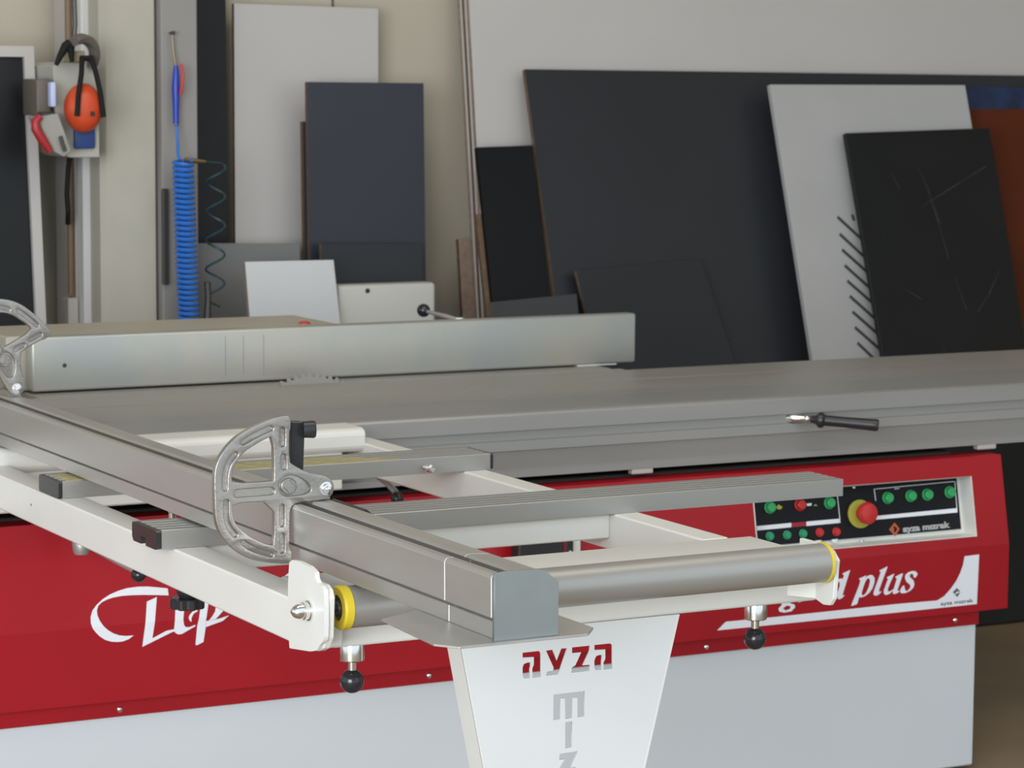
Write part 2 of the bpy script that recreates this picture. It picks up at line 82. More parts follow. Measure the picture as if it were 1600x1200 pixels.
DARKM = mat('dark_grey_melamine', (0.026,0.028,0.033,1), 0.36, 0, 0.08, 3, spec=0.35)
DARKB = mat('blue_grey_melamine', (0.032,0.034,0.048,1), 0.36, 0, 0.10, 3, spec=0.4)
BLKM = mat('black_laminate', (0.010,0.0105,0.012,1), 0.38, 0, 0.2, 4, spec=0.3)
BLKG = mat('black_gloss_laminate', (0.006,0.006,0.007,1), 0.3, spec=0.2)
WMEL = mat('white_melamine', (0.50,0.475,0.46,1), 0.42, 0, 0.04, 2)
WMEL2 = mat('pale_melamine', (0.43,0.425,0.425,1), 0.45, 0, 0.06, 3)
GMEL = mat('grey_melamine', (0.17,0.17,0.17,1), 0.5, 0, 0.06, 3)
CHIP = mat('chipboard_edge', (0.17,0.105,0.065,1), 0.8, 0, 0.3, 60)
CHIPP = mat('pale_board_edge', (0.36,0.26,0.20,1), 0.8, 0, 0.25, 60)
ORNG = mat('orange_brown_board', (0.10,0.020,0.005,1), 0.6, 0, 0.15, 5, spec=0.2)
BLUEF = mat('blue_plastic_film', (0.014,0.035,0.10,1), 0.25, 0, 0.5, 14, bump=0.8, bscale=30)
WALLM = mat('wall_beige', (0.48,0.43,0.345,1), 0.6, 0, 0.05, 1.5)
WALLS = mat('pillar_paint', (0.455,0.425,0.36,1), 0.6, 0, 0.08, 5)
FLOORM = mat('brown_floor', (0.30,0.215,0.135,1), 0.6, 0, 0.3, 3, col2=(0.24,0.185,0.125,1))
CEILM = mat('ceiling_panel', (0.42,0.40,0.36,1), 0.8)
ORANGE = mat('orange_plastic', (0.62,0.07,0.02,1), 0.4)
BLUEP = mat('blue_plastic', (0.02,0.05,0.42,1), 0.35)
BLUEH = mat('blue_hose', (0.03,0.16,0.55,1), 0.35)
BLUEC = mat('blue_card', (0.025,0.06,0.22,1), 0.5)
TEAL = mat('teal_hose', (0.02,0.055,0.065,1), 0.4)
REDH = mat('red_handle', (0.36,0.02,0.025,1), 0.4)
BRASS = mat('brass', (0.35,0.22,0.08,1), 0.35, 0.8)
BROWN = mat('brown_pipe', (0.19,0.12,0.07,1), 0.6)
PINKW = mat('pinkish_white', (0.46,0.42,0.40,1), 0.6)
TOOLG = mat('tool_grey', (0.33,0.32,0.29,1), 0.5)
DGREY = mat('dark_grey_metal', (0.06,0.055,0.05,1), 0.4, 0.4)
GAP = mat('shadow_gap_metal', (0.03,0.028,0.025,1), 0.7)
BLUEW = mat('blue_white_plastic', (0.5,0.55,0.8,1), 0.3)
# ------------------------------------------------------------------ helpers
def wloc(o):
    v = Vector((0,0,0))
    while o is not None: v = v + o.location; o = o.parent
    return v
def put(name, bm, m, parent=None, smooth=False, at=None):
    """mesh in world coordinates -> ONE object, its origin at its own base centre"""
    bm.normal_update()
    if at is None:
        xs = [v.co for v in bm.verts]
        lo = Vector([min(c[i] for c in xs) for i in range(3)]); hi = Vector([max(c[i] for c in xs) for i in range(3)])
        at = Vector(((lo.x+hi.x)/2, (lo.y+hi.y)/2, lo.z))
    at = Vector(at)
    bmesh.ops.translate(bm, verts=bm.verts, vec=-at)
    me = bpy.data.meshes.new(name); bm.to_mesh(me); bm.free()
    for mm in (m if isinstance(m, (list, tuple)) else [m]): me.materials.append(mm)
    if smooth:
        for p in me.polygons: p.use_smooth = True
        try: me.set_sharp_from_angle(angle=math.radians(38))
        except Exception: pass
    o = bpy.data.objects.new(name, me); COL.objects.link(o)
    if parent is not None: o.parent = parent; o.location = at - wloc(parent)
    else: o.location = at
    return o
def thing(name, loc, label, cat, group=None):
    o = bpy.data.objects.new(name, None); COL.objects.link(o); o.location = loc; o.empty_display_size = 0.1
    o['label'] = label; o['category'] = cat
    if group: o['group'] = group
    return o
def tag(o, label, cat, group=None):
    o['label'] = label; o['category'] = cat
    if group: o['group'] = group
    return o
def add_box(bm, x0, x1, y0, y1, z0, z1, bev=0.0, seg=1):
    r = bmesh.ops.create_cube(bm, size=1.0); vs = r['verts']
    for v in vs: v.co = Vector(((x0+x1)/2+v.co.x*(x1-x0), (y0+y1)/2+v.co.y*(y1-y0), (z0+z1)/2+v.co.z*(z1-z0)))
    if bev:
        es = list({e for v in vs for e in v.link_edges})
        bmesh.ops.bevel(bm, geom=es, offset=bev, segments=seg, affect='EDGES', profile=0.5)
def box(name, x0, x1, y0, y1, z0, z1, m, parent=None, bev=0.0015, seg=1):
    bm = bmesh.new(); add_box(bm, x0, x1, y0, y1, z0, z1, bev, seg); return put(name, bm, m, parent, smooth=(seg > 1))
def add_prism(bm, pts, axis, a0, a1):
    def P(p, a):
        u, w = p
        return Vector((a,u,w)) if axis == 'x' else Vector((u,a,w)) if axis == 'y' else Vector((u,w,a))
    A = [bm.verts.new(P(p, a0)) for p in pts]; B = [bm.verts.new(P(p, a1)) for p in pts]; n = len(pts); fs = []
    fs.append(bm.faces.new(A)); fs.append(bm.faces.new(B[::-1]))
    for i in range(n): fs.append(bm.faces.new((A[i], B[i], B[(i+1)%n], A[(i+1)%n])))
    bmesh.ops.recalc_face_normals(bm, faces=fs); return fs
def prism(name, pts, axis, a0, a1, m, parent=None, bev=0.0):
    bm = bmesh.new(); add_prism(bm, pts, axis, a0, a1)
    if bev: bmesh.ops.bevel(bm, geom=bm.edges[:], offset=bev, segments=1, affect='EDGES')
    return put(name, bm, m, parent)
def add_lathe(bm, p0, d, prof, n=24, cap=True):
    """prof: (distance along d, radius)"""
    p0 = Vector(p0); d = Vector(d).normalized(); a = d.orthogonal().normalized(); b = d.cross(a); rings = []
    for t, r in prof:
        c = p0+d*t
        rings.append([bm.verts.new(c) ] if r < 1e-6 else [bm.verts.new(c+(a*math.cos(2*math.pi*k/n)+b*math.sin(2*math.pi*k/n))*r) for k in range(n)])
    fs = []
    for A, B in zip(rings, rings[1:]):
        for k in range(n):
            k2 = (k+1)%n
            if len(A) == 1 and len(B) == 1: continue
            if len(A) == 1: fs.append(bm.faces.new((A[0], B[k], B[k2])))
            elif len(B) == 1: fs.append(bm.faces.new((A[k], B[0], A[k2])))
            else: fs.append(bm.faces.new((A[k], B[k], B[k2], A[k2])))
    if cap:
        for R in (rings[0], rings[-1]):
            if len(R) > 1: fs.append(bm.faces.new(R))
    bmesh.ops.recalc_face_normals(bm, faces=fs)
def lathe(name, p0, d, prof, m, parent=None, n=24):
    bm = bmesh.new(); add_lathe(bm, p0, d, prof, n); return put(name, bm, m, parent, smooth=True)
def sphere_prof(r, t0=0, n=10):
    return [(t0+r-r*math.cos(math.pi*i/n), r*math.sin(math.pi*i/n)) for i in range(n+1)]
def add_tube(bm, pts, r, n=8, close=True):
    pts = [Vector(p) for p in pts]; rings = []; up = None
    for i, p in enumerate(pts):
        t = (pts[min(i+1, len(pts)-1)]-pts[max(i-1, 0)]).normalized()
        if up is None: up = t.orthogonal().normalized()
        up = (up-t*up.dot(t)).normalized(); b = t.cross(up)
        rr = r[i] if isinstance(r, (list, tuple)) else r
        rings.append([bm.verts.new(p+(up*math.cos(2*math.pi*k/n)+b*math.sin(2*math.pi*k/n))*rr) for k in range(n)])
    fs = []
    for A, B in zip(rings, rings[1:]):
        for k in range(n): fs.append(bm.faces.new((A[k], B[k], B[(k+1)%n], A[(k+1)%n])))
    fs.append(bm.faces.new(rings[0])); fs.append(bm.faces.new(rings[-1]))
    bmesh.ops.recalc_face_normals(bm, faces=fs)
def tube(name, pts, r, m, parent=None, n=8):
    bm = bmesh.new(); add_tube(bm, pts, r, n); return put(name, bm, m, parent, smooth=True)
def fill2d(loops, ext=0.0, bev=0.0, bres=2):
    """closed 2-D loops (holes by nesting) -> mesh datablock in the XY plane, extruded along Z"""
    cu = bpy.data.curves.new('outline', 'CURVE'); cu.dimensions = '2D'; cu.fill_mode = 'BOTH'; cu.extrude = ext; cu.bevel_depth = bev; cu.bevel_resolution = bres
    if bev: cu.offset = -bev
    for L in loops:
        sp = cu.splines.new('POLY'); sp.points.add(len(L)-1); sp.use_cyclic_u = True
        for q, (x, y) in zip(sp.points, L): q.co = (x, y, 0, 1)
    o = bpy.data.objects.new('outline', cu); COL.objects.link(o)
    bpy.context.view_layer.update()
    me = bpy.data.meshes.new_from_object(o.evaluated_get(bpy.context.evaluated_depsgraph_get()))
    bpy.data.objects.remove(o); bpy.data.curves.remove(cu); return me
def text2d(txt, bold=0.0, shear=0.0):
    cu = bpy.data.curves.new('lettering', 'FONT'); cu.body = txt; cu.size = 1; cu.offset = bold; cu.shear = shear; cu.resolution_u = 3
    o = bpy.data.objects.new('lettering', cu); COL.objects.link(o); bpy.context.view_layer.update()
    me = bpy.data.meshes.new_from_object(o.evaluated_get(bpy.context.evaluated_depsgraph_get()))
    bpy.data.objects.remove(o); bpy.data.curves.remove(cu); return me
def smooth_loop(L, k=2):
    for _ in range(k):
        L = [q for i in range(len(L)) for q in ((L[i][0]*.75+L[(i+1)%len(L)][0]*.25, L[i][1]*.75+L[(i+1)%len(L)][1]*.25), (L[i][0]*.25+L[(i+1)%len(L)][0]*.75, L[i][1]*.25+L[(i+1)%len(L)][1]*.75))]
    return L
ZB, YV, SL = 0.553, 5.277, (5.318-5.277)/(0.764-0.553)
def surf(z, off=0.0): return YV+off+(SL*(z-ZB) if z > ZB else 0)
def decal(name, me2, m, parent, yf, thick=0.0):
    """2-D mesh in (X, z) laid onto the surface y = yf(z)"""
    bm = bmesh.new(); bm.from_mesh(me2); bpy.data.meshes.remove(me2)
    if len(bm.faces) == 0: bm.free(); return None
    bmesh.ops.bisect_plane(bm, geom=bm.verts[:]+bm.edges[:]+bm.faces[:], plane_co=(0, ZB, 0), plane_no=(0, 1, 0))
    for v in bm.verts: x, z = v.co.x, v.co.y; v.co = Vector((x, yf(z), z))
    for f in bm.faces:
        f.normal_update()
        if f.normal.y > 0: f.normal_flip()
    return put(name, bm, m, parent)
# ------------------------------------------------------------------ the setting
def struct(o): o['kind'] = 'structure'; return o
struct(box('floor', -5, 9, -3, 7.9, -0.1, 0, FLOORM, bev=0))
struct(box('ceiling', -5, 9, 1.0, 7.9, 4.5, 4.6, CEILM, bev=0))
wb = struct(box('wall_back', -5, 9, 7.66, 7.8, 0, 4.5, WALLM, bev=0))
for i in range(13):
    x = 0.25+i*0.64
    if x+0.63 < 1.5: continue
    box('wall_panel', x, x+0.632, 7.635, 7.66, 0, 4.5, WALLM, wb, 0.004)
struct(box('wall_right', 8.6, 8.8, -3, 7.66, 0, 4.5, WALLM, bev=0))
# pillar, recessed flange, trunking
bm = bmesh.new(); add_prism(bm, [(2.598,7.62),(2.598,7.318),(2.612,7.30),(2.752,7.30),(2.756,7.304),(2.756,7.62)], 'z', 0, 4.5)
struct(put('trim_1', bm, WALLS))
struct(box('trim_2', 2.762, 2.868, 7.27, 7.63, 0, 4.5, mat('flange_paint', (0.28,0.265,0.25,1), 0.6, 0, 0.06, 3), bev=0.003))
t = thing('cable_trunking', (2.61, 7.5, 0), 'white plastic cable trunking running up the wall left of the pillar', 'trunking')
box('trunking_base', 2.576, 2.598, 7.46, 7.52, 0, 4.4, PINKW, t, 0.002)
box('trunking_cover', 2.578, 2.625, 7.40, 7.46, 0, 4.4, mat('trunking_white', (0.60,0.59,0.58,1), 0.5), t, 0.004)
t = thing('wall_pipe', (2.556, 7.46, 0), 'brown pipe on the wall between the black board and the trunking', 'pipe')
tube('pipe', [(2.566,7.475,1.04),(2.566,7.475,2.2),(2.566,7.475,4.4)], 0.010, BROWN, t)
box('pipe_cover', 2.545, 2.575, 7.44, 7.50, 0.6, 1.035, PINKW, t, 0.002)
box('backing_strip', 2.566, 2.574, 7.50, 7.60, 0, 4.4, PINKW, t, 0.002)
# ------------------------------------------------------------------ boards leaning on the back wall
def lean(name, q, Y0, s, th, face, edge, label, group=None, zb=0.003, cat='board', holes=None):
    """board whose front face lies in the plane y = Y0 + s z, with its thickness behind"""
    L = math.sqrt(1+s*s); n = Vector((0, 1/L, -s/L))           # pointing back into the wall side
    q = [(x, max(z, 0.0)) for x, z in q]
    lift = th*s/L+0.001
    q = [(x, z+lift if z < 0.02 else z) for x, z in q]
    bm = bmesh.new()
    F = [bm.verts.new(Vector((x, Y0+s*z, z))) for x, z in q]; B = [bm.verts.new(v.co+n*th) for v in F]
    f = bm.faces.new(F); b = bm.faces.new(B[::-1]); f.material_index = 0; b.material_index = 0
    for i in range(4):
        e = bm.faces.new((F[i], B[i], B[(i+1)%4], F[(i+1)%4])); e.material_index = 1
    bmesh.ops.recalc_face_normals(bm, faces=bm.faces[:])
    bmesh.ops.bevel(bm, geom=bm.edges[:], offset=0.0008, segments=1, affect='EDGES')
    o = put(name, bm, [face, edge]); tag(o, label, cat, group); return o
Bd = D['boards']
def B(key, face, edge, label, th=0.018, name='leaning_board', group='boards leaning on the back wall', dy=0.0, s_=None):
    b = Bd[key]; return lean(name, b['q'], b['Y0']+dy, b['s'] if s_ is None else s_, th, face, edge, label, group)
for i, lb in enumerate(['tall white sheet leaning at the front of the stack behind the large dark grey board', 'middle tall white sheet of the stack, seen by its brown edge only', 'rearmost tall white sheet of the stack, seen by its edge nearest the wall']):
    lean('tall_sheet', [(3.829-0.004*i,0),(6.63,0),(6.63,2.08),(3.829-0.004*i,2.08)], 7.254+0.022*i, 0.131, 0.018, WMEL, [CHIPP, CHIP, CHIPP][i], lb, 'tall white sheets on the back wall', cat='sheet')
lean('offcut_board', [(3.794,0),(3.94,0),(3.94,1.17),(3.794,1.17)], 7.34, 0.131, 0.02, CHIPP, CHIP, 'short offcut with brown edge standing left behind the stack of tall white sheets')
B('big_dark', DARKM, CHIP, 'largest dark grey board with thin brown edge leaning right of centre')
ws = B('white_slots', WMEL2, WMEL2, 'white board with a row of diagonal dark slots leaning on the large grey board')
dr = B('dark_right', BLKM, BLKM, 'black board with pale scratches leaning in front of the slotted white board')
B('orange', ORNG, ORNG, th=0.011, label= 'orange brown board standing between the slotted white board and right frame edge')
B('blue', BLUEF, BLUEF, 'shiny blue film covered board showing only its top above the orange board', dy=0.0205, th=0.006)
gl = B('gloss', BLKG, BLKG, 'narrow glossy black offcut leaning left of the large dark grey board')
B('small_front', DARKM, CHIP, 'small dark grey board with brown left edge leaning low before the largest one', th=0.016)
lean('leaning_board', [(3.70,0),(3.985,0),(3.985,1.027),(3.70,1.012)], 6.8976, 0.2, 0.014, mat('slate_melamine', (0.042,0.043,0.046,1), 0.45, 0, 0.06, 3), CHIP, 'low slate grey offcut standing under the narrow glossy black one', 'boards leaning on the back wall')
lean('leaning_board', [(3.7565,0),(3.90,0),(3.90,1.255),(3.7565,1.255)], 7.002, 0.2406, 0.016, CHIP, CHIP, 'brown offcut just left behind the narrow glossy black one, seen by its edge', 'boards leaning on the back wall')
B('dark_mid', DARKB, CHIP, 'blue grey board leaning upright before the tall pale board, topmost of the middle pair')
B('dark_edge', DARKM, CHIP, 'dark board hidden behind the upright blue grey one, its brown left edge showing', dy=0.013, s_=0.032)
B('dark_mid_low', DARKM, CHIP, 'shorter dark board leaning low in front of the upright blue grey board', dy=0.099, s_=0.06)
B('white_left', WMEL, CHIP, 'tall pale board with brown left edge standing right of the black strip', dy=0.03)
B('grey_low', GMEL, GMEL, 'low grey board standing behind the blue coiled hose', dy=0.0)
B('white_small', mat('bright_melamine', (0.60,0.61,0.62,1), 0.45, 0, 0.03, 3), CHIPP, 'small bright white board leaning behind the rip fence', s_=0.213)
lean('leaning_board', [(2.962,0),(3.062,0),(3.062,2.6),(2.962,2.6)], 7.50, 0.02, 0.018, BLKM, CHIP, 'tall narrow black strip board standing right of the grey pillar flange')
tag(box('shadow_strip', 2.757, 2.772, 7.25, 7.269, 1.08, 1.345, DGREY, None, 0.002), 'dark narrow strip standing in for a shadow on the flange left of the blue coiled hose', 'strip')  # thin dark box takes the place of a shadow strip on the flange
o = thing('framed_board', (2.2, 7.3, 0), 'black board with white frame leaning at the far left of the wall', 'board')
bm = bmesh.new()
def leanq(bm, x0, x1, z0, z1, Y0, s, th):
    L = math.sqrt(1+s*s); n = Vector((0,1/L,-s/L)); F = [bm.verts.new(Vector((x, Y0+s*z, z))) for x, z in ((x0,z0),(x1,z0),(x1,z1),(x0,z1))]; Bk = [bm.verts.new(v.co+n*th) for v in F]
    fs = [bm.faces.new(F), bm.faces.new(Bk[::-1])]+[bm.faces.new((F[i],Bk[i],Bk[(i+1)%4],F[(i+1)%4])) for i in range(4)]; bmesh.ops.recalc_face_normals(bm, faces=fs)
leanq(bm, 1.50, 2.392, 0.02, 1.705, 7.165, 0.104, 0.012); put('black_face', bm, BLKM, o)
for nm, a in (('frame_side', (2.39,2.418,0.0,1.733)), ('frame_top', (1.50,2.39,1.704,1.733))):
    bm = bmesh.new(); leanq(bm, *a, 7.150, 0.104, 0.03); put(nm, bm, mat('frame_white', (0.48,0.45,0.43,1), 0.5), o)
bm = bmesh.new(); leanq(bm, 2.419, 2.445, 0, 1.62, 7.26, 0.11, 0.02); tag(put('leaning_board', bm, DGREY), 'dark thin strip standing in for the shadow just right of the black board in its white frame', 'board')  # no real board: dark sheet put where the framed board's edge is in shadow
# slots and scratches
def onboard(key, x, z, off): b = Bd[key]; return Vector((x, b['Y0']+b['s']*z-off, z))
for (a, b_) in D['slots']:
    bm = bmesh.new(); a2 = Vector((a[0], 0, a[1])); c2 = Vector((b_[0], 0, b_[1])); d_ = (c2-a2).normalized(); n_ = Vector((-d_.z, 0, d_.x))*0.0052
    vs = [bm.verts.new(onboard('white_slots', p.x, p.z, 0.0006)) for p in (a2+n_, a2-n_, c2-n_, c2+n_)]
    f = bm.faces.new(vs); f.normal_update()
    if f.normal.y > 0: f.normal_flip()
    put('slot', bm, mat('slot_dark', (0.04,0.042,0.042,1), 0.8), ws)
for L in D['scratch']:
    for a, b_ in zip(L, L[1:]):
        bm = bmesh.new(); a2 = Vector((a[0], 0, a[1])); c2 = Vector((b_[0], 0, b_[1])); d_ = (c2-a2).normalized(); n_ = Vector((-d_.z, 0, d_.x))*0.0013
        f = bm.faces.new([bm.verts.new(onboard('dark_right', p.x, p.z, 0.0006)) for p in (a2+n_*.3, a2-n_*.3, c2-n_, c2+n_)]); f.normal_update()
        if f.normal.y > 0: f.normal_flip()
        put('scratch', bm, mat('scratch_grey', (0.045,0.046,0.047,1), 0.5), dr)
# white housing behind the saw
t = thing('machine_housing', (3.41, 7.22, 0), 'pale grey metal machine housing standing behind the rip fence below the dark boards', 'machine')
box('body', 3.256, 3.566, 7.186, 7.258, 0.05, 1.067, mat('pale_enamel', (0.58,0.57,0.53,1), 0.4), t, 0.012, 3)
for x in (3.29, 3.53): box('foot', x-0.015, x+0.015, 7.20, 7.24, 0, 0.052, BLACK, t, 0.003)
lathe('badge', (3.348, 7.187, 1.050), (0,-1,0), [(0,0.007),(0.003,0.007),(0.004,0.005)], DGREY, t, 12)
# ------------------------------------------------------------------ things on the pillar
t = thing('wall_dispenser', (2.495, 7.2, 1.43), 'white box with a blue square label fixed beside the pillar', 'box')
prism('box_body', [(2.425,1.68),(2.43,1.50),(2.45,1.445),(2.47,1.435),(2.553,1.435),(2.553,1.69),(2.45,1.69)], 'y', 7.19, 7.60, mat('dispenser_grey', (0.42,0.41,0.36,1), 0.5), t, 0.002)
box('blue_label', 2.478, 2.537, 7.175, 7.191, 1.459, 1.524, BLUEC, t, 0.006, 2)
box('top_bracket', 2.46, 2.50, 7.15, 7.21, 1.69, 1.72, mat('ochre_metal', (0.30,0.25,0.15,1), 0.6), t, 0.002)
# ear defenders
t = thing('ear_defenders', (2.50, 7.12, 1.50), 'orange ear defenders with black headband hanging over the white box', 'ear defenders')
bm = bmesh.new(); add_lathe(bm, (2.492, 7.17, 1.568), (0,-1,0), [(0,0.040),(0.012,0.050),(0.03,0.052),(0.05,0.045),(0.062,0.028),(0.066,0.0)], 24)
for v in bm.verts: v.co.z = 1.568+(v.co.z-1.568)*1.28
put('ear_cup', bm, ORANGE, t, True)
box('cup_badge', 2.498, 2.510, 7.103, 7.109, 1.548, 1.560, BLACK, t, 0.001)
for pts in ([(2.457,7.095,1.548),(2.463,7.10,1.60),(2.476,7.11,1.66),(2.485,7.13,1.70)], [(2.533,7.10,1.545),(2.528,7.11,1.61),(2.518,7.12,1.67),(2.51,7.13,1.70)]):
    bm = bmesh.new(); add_tube(bm, pts, 0.0075, 8); put('wire_arm', bm, MATTEB, t, True)
bm = bmesh.new(); add_tube(bm, [(2.480,7.13,1.70),(2.515,7.13,1.70)], 0.008, 8); put('slider', bm, MATTEB, t, True)
bm = bmesh.new()
pp = [(2.462+0.055*math.sin(a)*1.0+0.02, 7.14+0.02*a, 1.70+0.052*math.cos(a)) for a in [x*0.26-0.55 for x in range(11)]]
add_tube(bm, pp, 0.0145, 8)
for v in bm.verts: v.co.y = 7.16+(v.co.y-7.16)*1.8
put('headband', bm, mat('headband_grey', (0.16,0.14,0.12,1), 0.6), t, True)
# black clip hanging by cable
t = thing('black_clip', (2.43, 7.12, 1.68), 'black forked clip hanging from a cable above the white box', 'clip')
tube('left_leg', [(2.413,7.13,1.682),(2.424,7.13,1.705),(2.44,7.13,1.732),(2.452,7.13,1.738)], [0.006,0.009,0.013,0.014], MATTEB, t)
tube('right_leg', [(2.457,7.13,1.690),(2.455,7.13,1.715),(2.452,7.13,1.738)], [0.006,0.009,0.014], MATTEB, t)
tube('cable', [(2.462,7.13,1.74),(2.467,7.13,1.79),(2.464,7.13,1.90),(2.464,7.13,4.49)], 0.0065, DGREY, t)
# dark wall device and red handled tool
t = thing('grey_device', (2.39, 7.17, 1.54), 'dark grey device with a shiny side hanging left of the white box', 'tool')
box('strap', 2.405, 2.43, 7.20, 7.23, 1.60, 1.612, DGREY, t, 0.001)
box('case', 2.368, 2.408, 7.16, 7.28, 1.548, 1.645, mat('device_grey', (0.12,0.10,0.08,1), 0.5), t, 0.006, 2)
box('shiny_clip', 2.398, 2.412, 7.13, 7.16, 1.572, 1.637, BLUEW, t, 0.003, 2)
box('lower_clamp', 2.368, 2.408, 7.12, 7.16, 1.545, 1.558, DGREY, t, 0.003)
t = thing('red_handled_tool', (2.37, 7.1, 1.44), 'grey tool with a slanted red handle hanging before the black framed board', 'tool')
tube('handle', [(2.358,7.10,1.548),(2.345,7.10,1.535),(2.345,7.10,1.515),(2.363,7.10,1.485),(2.383,7.10,1.455)], [0.009,0.012,0.013,0.013,0.010], REDH, t, 12)
prism('tool_body', [(2.352,1.545),(2.41,1.555),(2.43,1.50),(2.445,1.455),(2.425,1.44),(2.395,1.455),(2.370,1.50)], 'y', 7.11, 7.188, TOOLG, t, 0.002)
tube('lever', [(2.412,7.10,1.495),(2.418,7.10,1.475),(2.425,7.10,1.455)], 0.005, DGREY, t)
t = tube('hanging_cable', [(2.5445,7.40,1.46),(2.536,7.40,1.40),(2.531,7.40,1.33),(2.534,7.40,1.28),(2.543,7.43,1.245)], 0.0075, MATTEB)
tag(t, 'short thick black cable curving below the white box', 'cable')
# air gun and hoses on the flange
t = thing('air_blow_gun', (2.78, 7.24, 1.42), 'blue air blow gun with red trigger hanging from a nail by the pillar', 'air gun')
tube('nail', [(2.787,7.272,1.772),(2.787,7.24,1.772)], [0.003,0.006], DGREY, t)
tube('nozzle', [(2.787,7.25,1.765),(2.790,7.25,1.72),(2.794,7.24,1.675)], [0.003,0.0035,0.004], mat('dull_brass', (0.22,0.18,0.12,1), 0.4, 0.7), t)
tube('handle', [(2.793,7.24,1.684),(2.793,7.24,1.66),(2.792,7.24,1.62),(2.792,7.24,1.57),(2.792,7.24,1.523)], [0.006,0.009,0.011,0.009,0.008], BLUEP, t, 12)
tube('trigger', [(2.802,7.225,1.688),(2.806,7.22,1.66),(2.803,7.22,1.63),(2.800,7.225,1.605)], 0.0045, REDB, t)
lathe('hose_nipple', (2.792,7.24,1.525), (0,0,-1), [(0,0.007),(0.006,0.007),(0.010,0.004)], CHROME, t, 12)
bm = bmesh.new()
add_tube(bm, [(2.792,7.235,1.517),(2.789,7.22,1.47),(2.782,7.20,1.44),(2.782,7.19,1.425)], 0.0045, 8)
turns = 34; pts = []
for i in range(turns*12+1):
    a = i/12*2*math.pi; f = i/(turns*12)
    cx = 2.792+0.016*f; pts.append((cx+0.026*math.cos(a), 7.19+0.026*math.sin(a), 1.425-0.50*f))
add_tube(bm, pts, 0.0056, 6)
o = put('coiled_hose', bm, BLUEH, t, True); o['label'] = 'tightly coiled blue air hose'
t = thing('teal_spiral_hose', (2.88, 7.2, 1.0), 'thin teal hose hanging in a loose spiral from a brass fitting', 'hose')
tube('brass_fitting', [(2.803,7.2,1.4255),(2.83,7.2,1.4225),(2.862,7.2,1.420)], [0.008,0.0065,0.0045], BRASS, t)
bm = bmesh.new(); pts = [(2.862,7.2,1.42)]
for i in range(5*14+1):
    a = i/14*2*math.pi+math.pi*0.3; f = i/70
    pts.append((2.893-0.005*f+0.027*math.sin(a), 7.2+0.022*math.cos(a), 1.415-0.40*f))
add_tube(bm, pts, 0.0032, 6); put('spiral', bm, TEAL, t, True)
tube('end_plug', [(2.858,7.18,1.09),(2.860,7.18,1.05),(2.857,7.18,0.985)], [0.010,0.009,0.012], DGREY, t)
# ------------------------------------------------------------------ the saw
saw = thing('panel_saw', (2.7, 5.75, 0), 'red and white panel saw cabinet with a black control panel', 'panel saw')
box('cabinet', 1.0, 4.085, 5.302, 6.55, 0.012, 0.400, CABW, saw, 0.004)
box('upper_body', 1.05, 4.06, 5.385, 6.50, 0.400, 0.770, GAP, saw, 0.003)
box('table_casting', 2.02, 3.35, 6.07, 6.42, 0.770, 0.895, mat('casting_grey', (0.2,0.2,0.2,1), 0.6), saw, 0.003)
box('plinth', 1.1, 4.03, 5.36, 6.5, 0.0, 0.013, BLACK, saw, 0)
st = box('skirt_strip', 0.99, 4.087, 5.296, 5.31, 0.359, 0.402, RED, saw, 0.001)
for x, z in D['coverscrews']:
    lathe('screw', (x, 5.297, z), (0,-1,0), [(0,0.0062),(0.003,0.006),(0.005,0.004),(0.006,0)], CHROME, st, 14)
# cover with a window for the control panel
OX0, OX1, OZ0, OZ1 = 3.4435, 4.0625, 0.577, 0.7185
bm = bmesh.new()
def sec(z0, z1):  # YZ section of the shell between two heights
    zs = [z0]+([ZB] if z0 < ZB < z1 else [])+[z1]
    return [(surf(z), z) for z in zs]+[(5.384, z1), (5.384, z0)]
add_prism(bm, sec(0.396, 0.764), 'x', 0.95, OX0)
add_prism(bm, sec(0.396, 0.764), 'x', OX1, 4.157)
add_prism(bm, sec(0.396, OZ0), 'x', OX0, OX1)
add_prism(bm, sec(OZ1, 0.764), 'x', OX0, OX1)
cover = put('front_cover', bm, RED, saw)
for nm, a in (('tray_side', (OX1-0.0015, OX1+0.001)), ('tray_side', (OX0-0.001, OX0+0.0015))):
    prism(nm, [(surf(OZ0,-0.0012),OZ0),(surf(OZ1,-0.0012),OZ1),(surf(OZ1,0.05),OZ1),(surf(OZ0,0.05),OZ0)], 'x', a[0], a[1], WHITE, cover)
prism('tray_floor', [(surf(OZ0,-0.0012),OZ0),(surf(OZ0,-0.0012),OZ0+0.002),(surf(OZ0,0.05),OZ0+0.002),(surf(OZ0,0.05),OZ0)], 'x', OX0, OX1, WHITE, cover)
prism('tray_top', [(surf(OZ1,-0.0012),OZ1-0.002),(surf(OZ1,-0.0012),OZ1),(surf(OZ1,0.05),OZ1),(surf(OZ1,0.05),OZ1-0.002)], 'x', OX0, OX1, TOOLG, cover)
PO = 0.042
for i, L in enumerate(D['script']):
    me = fill2d([L]); decal('script_stroke', me, VINYL, cover, lambda z, i=i: surf(z, -0.0008-0.00025*i))
for i, g in enumerate(D['plus']):
    me = fill2d(g); decal('letter', me, VINYL, cover, lambda z, i=i: surf(z, -0.0008-0.00025*(i % 2)))
stripe = decal('stripe', fill2d([D['stripe']]), VINYL, cover, lambda z: surf(z, -0.0008))
for L in D['coverlogo']: decal('logo', fill2d([L]), VGREY, cover, lambda z: surf(z, -0.0013))
